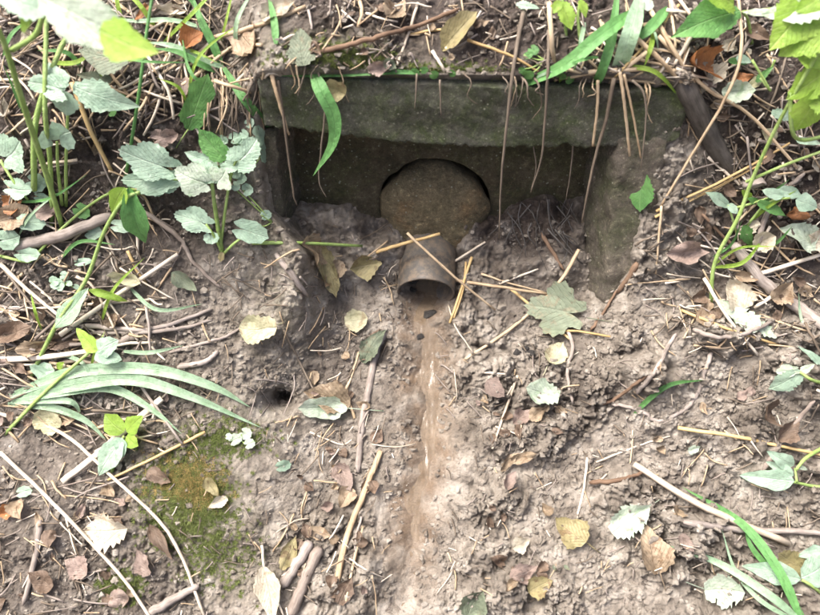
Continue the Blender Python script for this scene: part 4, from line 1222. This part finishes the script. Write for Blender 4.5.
dead((346, 408), (297, 408), .42, 'frost', 'green and white leaf with long stalk over the tan leaf', name='fallen_leaf', lift=(.014, .012), shape='oblong', teeth=.02, fold=.2, wave=.07, stem=(384, 411))
dead((350, 405), (303, 392), .6, 'tan', 'tan leaf under the green and white leaf', lift=(.008, .01), curl=.3)
dead((334, 380), (348, 400), .4, 'brown', 'small dark brown leaf above the green and white leaf', lift=(.012, .008))
dead((548, 364), (562, 344), .8, 'yellow', 'pale yellow leaf under the thin crooked twig', shape='ovate', wave=.08, stem=(543, 376))
dead((557, 398), (524, 388), .7, 'frost', 'pale green leaf with a brown hole right of the clods', shape='round', teeth=.04, wave=.14, lift=(.012, .016), holes=1)
dead((512, 424), (530, 410), .6, 'pink', 'pinkish leaf fold below the pale holed leaf', curl=.6, fold=.5)
dead((530, 420), (546, 408), .7, 'tan', 'rounded tan leaf beside the pinkish fold', curl=.6)
dead((486, 380), (504, 396), .8, 'pink', 'flat pinkish leaf pressed into the mud right of the runnel', lift=(.004, .004), curl=0, wave=.06)
dead((586, 542), (555, 518), .80, 'olive', 'brown and olive leaf with short stalk at lower centre', lift=(.012, .016), wave=.12, stem=(600, 553))
dead((660, 574), (646, 524), .66, 'tan', 'large tan dry leaf standing at lower right', lift=(.014, .022), fold=.35, curl=-.2, stem=(666, 592), teeth=.10)
dead((611, 530), (650, 502), .62, 'frost', 'white green serrated leaf above the large tan leaf', name='fallen_leaf', lift=(.012, .018), teeth=.12, nteeth=10, stem=(662, 498))
dead((704, 588), (744, 590), .80, 'frost', 'round pale green leaf with pin holes at the bottom right', name='fallen_leaf', lift=(.012, .014), shape='round', teeth=.03, wave=.06, holes=2, stem=(686, 582))
dead((708, 252), (664, 254), .48, 'pink', 'pinkish brown folded leaf on the mud right of the side wall', lift=(.010, .016), fold=.5, curl=.4, shape='obov', teeth=0)
dead((706, 70), (688, 54), .65, 'rust', 'orange brown curled leaf near the dark branch', lift=(.008, .024), side=.8, curl=.4)
dead((708, 84), (726, 64), .75, 'cream', 'whitish lobed leaf right of the dark branch', shape='lobed', wave=.12, lift=(.014, .016), stem=(702, 90))
dead((720, 92), (754, 90), .60, 'frost', 'broad white green leaf among the litter at upper right', lift=(.012, .018), wave=.12, shape='oblong')
dead((732, 82), (754, 76), .5, 'rust', 'small rusty leaf above the broad white leaf', lift=(.012, .014))
dead((744, 28), (770, 40), .5, 'brown', 'dark brown curled leaf under the broad green leaf', curl=.7, fold=.4, lift=(.01, .02))
dead((722, 50), (736, 38), .7, 'cream', 'crumpled pale leaf below the broad green leaf', wave=.24)
dead((752, 248), (776, 236), .9, 'cream', 'cream curled leaf, upper of the group by the branch', lift=(.016, .026), shape='obov', side=.9, curl=.5, teeth=.05)
dead((742, 308), (728, 278), .85, 'cream', 'cream rolled leaf under the arching green stem', lift=(.012, .024), side=.9, curl=.5)
dead((735, 275), (758, 280), .5, 'tan', 'tan rolled leaf bridging the grey branch', lift=(.014, .022), side=.9)
dead((770, 298), (792, 282), .95, 'tan', 'crumpled tan leaf, rightmost of the group on the branch', lift=(.014, .024), wave=.26, side=.5)
dead((782, 308), (790, 298), .9, 'brown', 'brown scrap under the crumpled tan leaf')
dead((812, 245), (780, 228), .66, 'frost', 'white green folded leaf at the right edge', lift=(.014, .03), fold=.4, curl=.3)
dead((826, 244), (806, 234), .8, 'cream', 'cream leaf cut off by the right edge', lift=(.014, .02))
dead((808, 216), (784, 214), .5, 'rust', 'rusty cap shaped leaf above the white folded leaf', lift=(.02, .024), side=-.9)
dead((758, 222), (735, 234), .5, 'cream', 'torn cream leaf right of the arching stem', wave=.24, lift=(.014, .022))
dead((776, 440), (798, 420), .62, 'brown', 'folded brown leaf on the mud at right', fold=.7, lift=(.01, .022))
dead((128, 528), (84, 530), .75, 'cream', 'white torn leaf left of the moss', lift=(.014, .016), teeth=.10, holes=2, wave=.22)
dead((264, 566), (274, 622), .46, 'cream', 'white pointed leaf with stalk at the bottom', lift=(.014, .014), shape='lance', teeth=.03, wave=.05, stem=(263, 546))
dead((150, 524), (174, 560), .28, 'brown', 'narrow brown leaf on the moss', shape='lance', teeth=0, lift=(.014, .016))
dead((152, 142), (178, 134), .75, 'pink', 'pinkish brown torn leaf above the lobed leaves', shape='trefoil', lift=(.01, .014))
dead((184, 48), (206, 34), .9, 'rust', 'brown cupped leaf behind the arching grass at top left', side=.8, lift=(.01, .02))
dead((262, 20), (296, 2), .55, 'cream', 'pale curled leaf at the top left of the lintel', curl=.4, lift=(.01, .016))
dead((148, 6), (135, 22), .4, 'rust', 'rusty leaf tip at the top near the tall grass stem', lift=(.014, .02))
dead((186, 14), (150, 10), .34, 'cream', 'white leaf strip at the top left')
dead((2, 222), (34, 206), .6, 'tan', 'tan dry leaf at the left edge above the thick stick', lift=(.01, .02))
dead((38, 214), (60, 206), .7, 'pink', 'pale brown leaf behind the thick pale stem')
dead((6, 210), (24, 200), .8, 'rust', 'orange brown leaf at the left edge')
dead((50, 344), (86, 332), .45, 'brown', 'brown curled leaf above the wide white straw', curl=.6, side=.8)
dead((0, 336), (36, 326), .55, 'brown', 'brown rolled leaf at the left edge middle', side=.8, lift=(.01, .016))
dead((20, 350), (60, 342), .35, 'tan', 'narrow tan leaf under the slanting shoot', side=.6)
dead((108, 274), (142, 282), .36, 'yellow', 'yellow white oval leaf under the folded shoot', lift=(.012, .014), shape='oblong', teeth=0)
dead((172, 272), (198, 290), .5, 'sage', 'small grey leaf on bare soil below the rosette', lift=(.01, .008), shape='ovate', teeth=0)
dead((206, 478), (220, 496), .55, 'olive', 'small olive leaf at the right of the moss', lift=(.014, .012))
dead((336, 466), (352, 492), .6, 'pink', 'upper brownish leaf in the drift left of the runnel', lift=(.012, .012))
dead((352, 488), (340, 508), .8, 'tan', 'lower tan leaf in the drift left of the runnel', lift=(.01, .012))
dead((308, 530), (332, 536), .55, 'tan', 'small orange tan leaf above the fat weathered sticks')
dead((282, 570), (296, 536), .45, 'olive', 'greenish tan leaf beside the fat weathered sticks', shape='lance')
dead((338, 602), (352, 575), .6, 'brown', 'grey brown curled leaf at the bottom beside the straw', curl=.6)
dead((508, 578), (536, 566), .5, 'pink', 'pink brown leaf in the lower drift, upper one', lift=(.012, .012))
dead((528, 592), (552, 580), .8, 'olive', 'yellow brown cupped leaf in the lower drift', side=.7)
dead((512, 548), (530, 540), .8, 'cream', 'pale leaf scrap above the lower drift')
dead((468, 612), (484, 588), .8, 'sage', 'grey rounded leaf at the bottom right of the runnel')
dead((498, 470), (516, 452), .35, 'tan', 'narrow curled tan leaf on the clods', curl=.6)
dead((512, 460), (538, 452), .4, 'tan', 'second curled tan leaf on the clods, right of the narrow one', curl=.6)
dead((504, 490), (514, 472), .5, 'pink', 'upright pinkish leaf scrap below the clod leaves', lift=(.004, .02))
dead((688, 452), (700, 446), .7, 'frost', 'tiny white leaf scrap on the mud at right')
dead((680, 534), (694, 552), .55, 'pink', 'small pinkish leaf below the long grey twig')
dead((60, 428), (36, 412), .9, 'yellow', 'round yellow green leaf below the grass tuft', shape='round', teeth=.03)
dead((60, 418), (84, 408), .5, 'tan', 'tan leaf below the grass tuft', side=.5)
dead((150, 470), (172, 482), .6, 'brown', 'brown scrap on the upper edge of the moss')
dead((228, 498), (208, 508), .5, 'cream', 'pale scrap on the right edge of the moss')
dead((88, 575), (66, 560), .8, 'pink', 'pinkish leaf below the white torn leaf')
dead((150, 575), (138, 548), .6, 'pink', 'second pinkish leaf, between white torn leaf and stub')
dead((0, 514), (18, 508), .8, 'rust', 'rusty leaf at the lower left edge')
dead((52, 590), (30, 572), .7, 'brown', 'brown leaf near the straight grey stick')

# ------------------------------------------------------------------ litter straws and leaf scraps one can still pick out, each named after what it lies by
MARKS = [(100, 25, 'the blurred white leaf at upper left'), (110, 88, 'the pale divided leaf'), (58, 138, 'the scalloped round leaf'), (65, 225, 'the thick stick at far left'),
  (10, 240, 'the creeping plant at the left edge'), (10, 130, 'the left edge of the picture, upper part'), (10, 60, 'the tall pale stem at upper left'), (195, 40, 'the cupped brown leaf at top left'), (200, 100, 'the dock leaf'), (165, 138, 'the pinkish torn leaf'),
  (200, 172, 'the whitest lobed leaf'), (225, 235, 'the rosette'), (185, 280, 'the small grey leaf'), (150, 326, 'the two paired twigs'), (68, 336, 'the brown curled leaf'),
  (125, 278, 'the yellow white oval leaf'), (75, 300, 'the slender folded shoot'), (30, 358, 'the wide white straw'), (105, 345, 'the three leaved seedling'), (45, 415, 'the round yellow green leaf'),
  (150, 385, 'the pale grass tuft'), (120, 440, 'the oval leaved seedling'), (230, 410, 'the grass tips'), (255, 328, 'the pale heart shaped leaf'), (281, 400, 'the dark burrow'), (245, 365, 'the bare patch above the burrow'),
  (105, 530, 'the white torn leaf'), (35, 560, 'the straight grey stick at lower left'), (170, 590, 'the stubby stick at bottom left'), (10, 480, 'the long pale stem at lower left'), (75, 600, 'the bottom left corner'),
  (302, 47, 'the round serrated leaf'), (385, 45, 'the thin brown twig'), (460, 30, 'the folded olive tan leaf'), (515, 40, 'the longest hanging root'), (565, 20, 'the nettle shoot'),
  (620, 50, 'the wide drooping grass blade'), (660, 75, 'the right lintel end'), (655, 20, 'the short broad blade'), (705, 55, 'the orange brown leaf'), (738, 92, 'the broad white leaf'), (708, 130, 'the dark branch stub'), (758, 35, 'the dark brown leaf'),
  (790, 60, 'the lime leaves'), (800, 120, 'the small pale leaves below the lime ones'), (753, 180, 'the grey stone'), (780, 205, 'the pale oval leaves'), (720, 160, 'the paired golden straws'),
  (685, 250, 'the pinkish folded leaf'), (735, 292, 'the cream rolled leaf'), (768, 245, 'the upper cream leaf'), (785, 290, 'the crumpled tan leaf'), (805, 235, 'the white folded leaf'), (810, 320, 'the lower end of the grey branch'),
  (735, 315, 'the variegated leaf'), (665, 368, 'the small dark hole'), (690, 395, 'the hooked root'), (795, 378, 'the pale toothed leaves'), (785, 430, 'the folded brown leaf'), (770, 470, 'the three leaf shoot'),
  (735, 437, 'the level tan straw'), (740, 500, 'the thick cream straw'), (650, 548, 'the large tan leaf'), (630, 515, 'the serrated white leaf'), (722, 590, 'the pin holed leaf'), (568, 535, 'the brown and olive leaf'), (615, 478, 'the reddish twig'),
  (580, 490, 'the straight straw above the olive leaf'), (540, 393, 'the holed pale leaf'), (520, 415, 'the pinkish leaf fold'), (495, 388, 'the flat pinkish leaf'), (510, 470, 'the clod leaves'), (525, 575, 'the lower leaf drift'), (470, 600, 'the grey rounded leaf'),
  (470, 340, 'the bowed straw'), (470, 520, 'the right side of the runnel'), (560, 312, 'the largest grey green leaf'), (600, 350, 'the foot of the right wall'),
  (325, 405, 'the green and white leaf'), (362, 420, 'the upright grey stick'), (345, 490, 'the leaf drift left of the runnel'), (300, 570, 'the fat weathered sticks'), (340, 560, 'the broad bent straw'), (300, 450, 'the lone tiny leaf'), (355, 320, 'the yellowish round leaf'),
  (330, 270, 'the drooping leaf in the recess'), (375, 265, 'the leaf left of the pipe'), (300, 310, 'the bare slope under the left wall')]
USED = {}
def place_label(u, v, look, noun):
    k = min(range(len(MARKS)), key=lambda i: (MARKS[i][0] - u) ** 2 + (MARKS[i][1] - v) ** 2)
    du, dv = u - MARKS[k][0], v - MARKS[k][1]
    if du * du + dv * dv < 90: w_ = 'touching'
    elif abs(du) > abs(dv) * 2: w_ = 'right of' if du > 0 else 'left of'
    elif abs(dv) > abs(du) * 2: w_ = 'below' if dv > 0 else 'above'
    else: w_ = ('below right of' if du > 0 else 'below left of') if dv > 0 else ('above right of' if du > 0 else 'above left of')
    for extra in ('', 'thin ', 'slight '):
        lb = look[0] + ' ' + extra + look[1] + ' ' + noun + ' ' + w_ + ' ' + MARKS[k][2]
        if lb not in USED:
            USED[lb] = 1
            return lb
    return None
MN = {'straw': 'tan', 'bleached_straw': 'bleached', 'root': 'brown', 'grey_twig': 'grey'}
SM = [M_STRAW, M_STRAW, M_STRAWW, M_ROOT, M_TWIG]
BITV, BITF, BITU = {}, {}, {}
def litter(n, box, group, lens, widths, mats=SM, ang=None, lift=(.002, .014), bits=0):
    for q in range(n + bits):
        big = q < n
        u, v = random.uniform(box[0], box[2]), random.uniform(box[1], box[3])
        a = random.gauss(*ang) if ang and random.random() < .75 else random.uniform(0, math.pi)
        ln = random.uniform(*lens) * (1 if big else random.uniform(.25, .75))
        b = random.gauss(0, .05) * ln; m = random.uniform(-.25, .25) * ln
        c, s_ = math.cos(a), math.sin(a)
        l0, l1 = random.uniform(*lift), random.uniform(*lift)
        px = [(u - c * ln / 2, v - s_ * ln / 2, l0), (u + c * m - s_ * b, v + s_ * m + c * b, (l0 + l1) / 2), (u + c * ln / 2, v + s_ * ln / 2, l1)]
        mt = random.choice(mats) if big else random.choice(mats + [M_ROOT, M_ROOT, M_TWIG]); wd = random.uniform(*widths) * (1 if big else .62)
        lb = None
        if big:
            look = ('short' if ln < 30 else 'long' if ln > 52 else 'mid length', MN[mt.name] + (' level' if abs(s_) < .38 else ' upright' if abs(c) < .38 else ' slanting'))
            lb = place_label(u, v, look, 'straw')
        if lb:
            stalk('straw', px, wd * .85, mt, lb, 'straw', group, sides=6, n=9, jag=.0012, flat=random.choice([1, .5, .6]))
        else:
            P = resample(pts3(px), 6); P = lay(P, px2m(wd) / 2)
            vs, fs, uv = tube_geo(P, np.linspace(1, .7, 6) * px2m(wd) / 2, 4)
            o_ = len(BITV.setdefault(mt.name, []))
            BITV[mt.name] += vs; BITU.setdefault(mt.name, []).extend(uv)
            BITF.setdefault(mt.name, []).extend([tuple(i + o_ for i in f) for f in fs])
litter(36, (-10, 0, 250, 120), 'straws in the upper left litter', (30, 95), (2, 4.6), bits=190)
litter(24, (-10, 120, 170, 300), 'straws among the left plants', (25, 75), (1.8, 4.2), bits=130)
litter(26, (-10, 290, 170, 440), 'straws round the grass tuft', (28, 90), (2, 4.8), SM, (.05, .45), bits=130)
litter(8, (170, 250, 290, 420), 'straws on bare soil', (12, 45), (1.2, 2.6), [M_ROOT, M_STRAW, M_TWIG], bits=80)
litter(14, (-10, 470, 110, 620), 'straws in the lower left', (20, 60), (1.6, 3.6), bits=80)
litter(20, (690, 20, 830, 210), 'straws in the upper right litter', (22, 75), (1.8, 4.2), bits=130)
litter(22, (650, 225, 830, 350), 'straws round the grey branch', (20, 65), (1.8, 4), SM, (.3, .5), bits=130)
litter(20, (570, 10, 700, 84), 'straws over the lintel end', (22, 70), (2.2, 5), [M_STRAW, M_STRAWW, M_STRAW], bits=60)
litter(10, (290, 0, 560, 66), 'straws above the lintel', (14, 45), (1.6, 3.4), bits=110)
litter(10, (440, 320, 640, 600), 'straws on the right clods', (12, 40), (1.3, 2.8), bits=130)
litter(10, (640, 350, 830, 600), 'straws on the right mud', (12, 45), (1.3, 3), bits=120)
litter(12, (280, 310, 395, 600), 'straws left of the runnel', (12, 45), (1.3, 3.2), SM, (1.8, .5), bits=110)
litter(6, (300, 225, 400, 300), 'straws in the recess', (10, 35), (1.3, 3), bits=30)
litter(0, (150, 420, 290, 620), '', (10, 35), (1.3, 2.6), bits=70)
litter(0, (-85, -100, 905, 5), '', (20, 80), (2, 4.4), bits=330)
litter(0, (-85, 0, 0, 620), '', (20, 80), (2, 4.4), bits=150)
litter(0, (820, 0, 905, 620), '', (20, 70), (2, 4.2), bits=150)
def wisps(n, box, mats, lens, widths, ang, group):
    for _ in range(n):
        u, v = random.uniform(box[0], box[2]), random.uniform(box[1], box[3])
        a = random.gauss(*ang); ln = random.uniform(*lens); mt = random.choice(mats)
        lb = place_label(u, v, ('curved', {'grass': 'green', 'pgrass': 'pale green', 'lime': 'yellow green'}[mt]), 'grass blade rooted')
        if not lb: continue
        c, s_ = math.cos(a), math.sin(a); b = random.uniform(-.22, .22) * ln
        blade('grass_shoot', [(u, v, 0), (u + c * ln * .45 - s_ * b, v + s_ * ln * .45 + c * b, random.uniform(.02, .05)), (u + c * ln, v + s_ * ln, random.uniform(.01, .05))],
              random.uniform(*widths), LM[mt], lb, 'grass', group, rest=False)
wisps(20, (0, 10, 250, 120), ['grass', 'pgrass', 'lime', 'lime'], (35, 100), (2.2, 4.5), (-1.3, .8), 'fine grass at the upper left')
wisps(10, (0, 190, 150, 420), ['pgrass', 'lime', 'grass'], (30, 80), (2.2, 4), (-.8, .9), 'fine grass at the left')
wisps(10, (560, 20, 690, 75), ['grass', 'lime', 'pgrass'], (30, 70), (2.2, 4.2), (1.7, .7), 'fine grass over the lintel end')
wisps(8, (700, 40, 820, 330), ['grass', 'lime', 'pgrass'], (30, 75), (2, 4), (-1.2, 1.0), 'fine grass at the right')
mats_by = {m_.name: m_ for m_ in SM}
for nm, lb in (('straw', 'fine tan bits of straw strewn over the bank'), ('bleached_straw', 'fine bleached bits of straw strewn over the bank'),
               ('root', 'fine brown rootlets strewn over the bank'), ('grey_twig', 'fine grey bits of twig strewn over the bank')):
    tag(mesh_obj('litter', BITV[nm], BITF[nm], mats_by[nm], uvs=BITU[nm]), lb, 'litter', kind='stuff')

def scraps(n, box, group, mats, size=(8, 20)):
    for _ in range(n):
        u, v = random.uniform(box[0], box[2]), random.uniform(box[1], box[3])
        a = random.uniform(0, 6.28); ln = random.uniform(*size); mt = random.choice(mats)
        if 258 < u < 300 and 385 < v < 418: continue
        lb = place_label(u, v, ('small' if ln < 13 else 'larger', {'pink': 'pinkish', 'sage': 'grey green', 'rust': 'rusty'}.get(mt, mt)), 'leaf scrap')
        if not lb: continue
        dead((u, v), (u + ln * math.cos(a), v + ln * math.sin(a)), random.uniform(.45, .9), mt, lb, name='leaf_scrap', group=group,
             lift=(random.uniform(.003, .01), random.uniform(.004, .018)), wave=.3, nteeth=4, side=random.uniform(-.6, 1.0), seed=random.randrange(9999))
scraps(26, (0, 0, 250, 200), 'leaf scraps at upper left', ['brown', 'tan', 'pink', 'brown', 'cream'])
scraps(20, (0, 300, 170, 440), 'leaf scraps round the tuft', ['brown', 'tan', 'pink', 'brown'])
scraps(32, (690, 20, 820, 330), 'leaf scraps at right', ['brown', 'tan', 'pink', 'brown', 'cream', 'brown'])
scraps(30, (296, 330, 372, 600), 'leaf scraps left of the runnel', ['brown', 'tan', 'pink', 'brown'], (7, 17))
scraps(24, (480, 390, 570, 610), 'leaf scraps right of the runnel', ['brown', 'tan', 'pink', 'brown', 'sage'], (6, 16))
scraps(18, (0, 480, 150, 610), 'leaf scraps at lower left', ['brown', 'tan', 'pink', 'brown'])
scraps(14, (300, 0, 690, 60), 'leaf scraps above the lintel', ['brown', 'tan', 'brown'], (6, 16))
scraps(8, (640, 380, 820, 600), 'leaf scraps at lower right', ['brown', 'pink', 'tan'], (6, 15))

# ------------------------------------------------------------------ stones
def stone(u, v, wpx, label, mat, lift=0.0, y=None, squash=.7):
    P = at(u, v, y) if y is not None else hit(u, v, lift)
    r = px2m(wpx) / 2; vs, fs = [], []
    n, m = 12, 8
    for i in range(m + 1):
        th = math.pi * i / m
        for j in range(n):
            ph = 2 * math.pi * j / n
            vs.append(P + r * np.array([math.sin(th) * math.cos(ph), math.sin(th) * math.sin(ph) * .85, math.cos(th) * squash]))
    for i in range(m):
        for j in range(n):
            k = (j + 1) % n
            fs.append((i * n + j, (i + 1) * n + j, (i + 1) * n + k, i * n + k))
    vs = displace(vs, r * .45, .6 / r, int(u + v))
    tag(mesh_obj('pebble', vs, fs, mat, None, P), label, 'stone')
M_STONE = concrete_material('dark_stone', (.040, .036, .032), (.120, .112, .105), (.06, .06, .05), (.10, .08, .06), .3)
stone(411, 281, 13, 'dark pebble inside the left of the pipe mouth', M_STONE, .004)
stone(413, 290, 9, 'smaller dark pebble in front of the first in the pipe mouth', M_STONE, .002)
stone(434, 290, 7, 'small pebble at the right inside the pipe mouth', M_STONE, .001)
stone(518, 353, 9, 'left of three dark round droppings on the clods', M_STONE, .003)
stone(526, 349, 8, 'middle of three dark round droppings on the clods', M_STONE, .003)
stone(531, 353, 9, 'right of three dark round droppings on the clods', M_STONE, .003)
stone(430, 314, 15, 'dark wet lump lying in the runnel below the pipe', M_STONE, .001, squash=.45)
stone(420, 337, 9, 'small dark lump lying in the runnel further down', M_STONE, .000, squash=.4)
stone(753, 182, 22, 'grey stone among the litter right of the paired straws', M_TWIG, .006)

# ------------------------------------------------------------------ soil crumbs and moss (uncountable)
def crumbs(n):
    ico = []
    g = (1 + 5 ** .5) / 2
    for a in (-1, 1):
        for b in (-g, g): ico += [(0, a, b), (a, b, 0), (b, 0, a)]
    ico = np.array(ico) / np.linalg.norm(ico[0])
    tri = []
    for i in range(12):
        for j in range(i + 1, 12):
            for k in range(j + 1, 12):
                if all(abs(np.linalg.norm(ico[p] - ico[q]) - 1.0515) < .01 for p, q in ((i, j), (j, k), (i, k))):
                    tri.append((i, j, k) if np.dot(np.cross(ico[j] - ico[i], ico[k] - ico[i]), ico[i]) > 0 else (i, k, j))
    tri = np.array(tri)
    s = RNG.uniform(-.95, .95, n * 4); t = RNG.uniform(-.72, .80, n * 4)
    h = hsample(s, t)
    u, v = pix_of(s, t, h)
    wgt = .35 + .8 * sstep(430, 520, u) * sstep(290, 340, v) + .4 * sstep(590, 640, u) + .35 * sstep(300, 340, v)
    wgt = wgt * (1 - .85 * np.exp(-((u - 195) / 75) ** 2 - ((v - 505) / 75) ** 2))
    wgt = wgt * (.25 + 1.1 * sstep(-.1, .4, fbm(s * 9, t * 9, 3, 123)))
    inside = (s > -.25) & (s < .39) & (t > .175) & (t < .392)
    keep = (RNG.rand(n * 4) < wgt * .6) & ~inside & (np.abs(s - channel_s(t)) > .020)
    s, t, h = s[keep][:n], t[keep][:n], h[keep][:n]
    k = len(s)
    r = .0011 + .0056 * RNG.rand(k) ** 3.6
    sh = 1 + .62 * (RNG.rand(k, 12, 1) - .5) * 2
    V_ = ico[None] * sh * r[:, None, None] * np.stack([RNG.uniform(.8, 1.3, k), RNG.uniform(.8, 1.3, k), RNG.uniform(.6, 1, k)], -1)[:, None]
    ctr = np.stack([s, S2 * (t - h), S2 * (t + h)], -1) + NV * (r * .25)[:, None]
    V_ = (V_ + ctr[:, None]).reshape(-1, 3)
    F_ = (tri[None] + (np.arange(k) * 12)[:, None, None]).reshape(-1, 3)
    o = mesh_obj('soil_crumbs', V_, F_, M_CRUMB, smooth=False)
    tag(o, 'loose crumbs of mud strewn over the bank', 'soil', kind='stuff')
crumbs(30000)

def moss_patch(n, m_, spots, name, label):
    V_, F_, UV_ = [], [], []
    while len(F_) < n * 6:
        u0, v0, ru, rv = random.choice(spots)
        u, v = random.gauss(u0, ru), random.gauss(v0, rv)
        P = hit(u, v, 0)
        up = soil_normal(P)
        e1 = np.cross(up, [1, 0, 0]); e1 /= np.linalg.norm(e1); e2 = np.cross(up, e1)
        sz = random.uniform(.0035, .0075); a0 = random.random() * 6.28
        for k in range(6):
            a = a0 + k * 1.047
            d = (math.cos(a) * e1 + math.sin(a) * e2)
            s_ = np.cross(up, d)
            b = len(V_)
            V_ += [P + s_ * sz * .18, P - s_ * sz * .18, P + d * sz + up * sz * random.uniform(.5, 1.2)]
            UV_ += [(.4, 0), (.6, 0), (.5, 1)]
            F_.append((b, b + 1, b + 2))
    tag(mesh_obj(name, V_, F_, LM[m_], uvs=UV_), label, 'moss', kind='stuff')
moss_patch(3600, 'moss', [(195, 498, 22, 26), (178, 480, 22, 14), (190, 500, 24, 24), (180, 520, 20, 16), (225, 440, 22, 10), (120, 585, 12, 10), (215, 555, 22, 20), (330, 58, 30, 9), (420, 70, 50, 4)], 'moss', 'green moss cushion at the lower left')
moss_patch(700, 'mosso', [(182, 478, 16, 11), (200, 490, 12, 10)], 'moss', 'ochre tips of the moss cushion at the lower left')
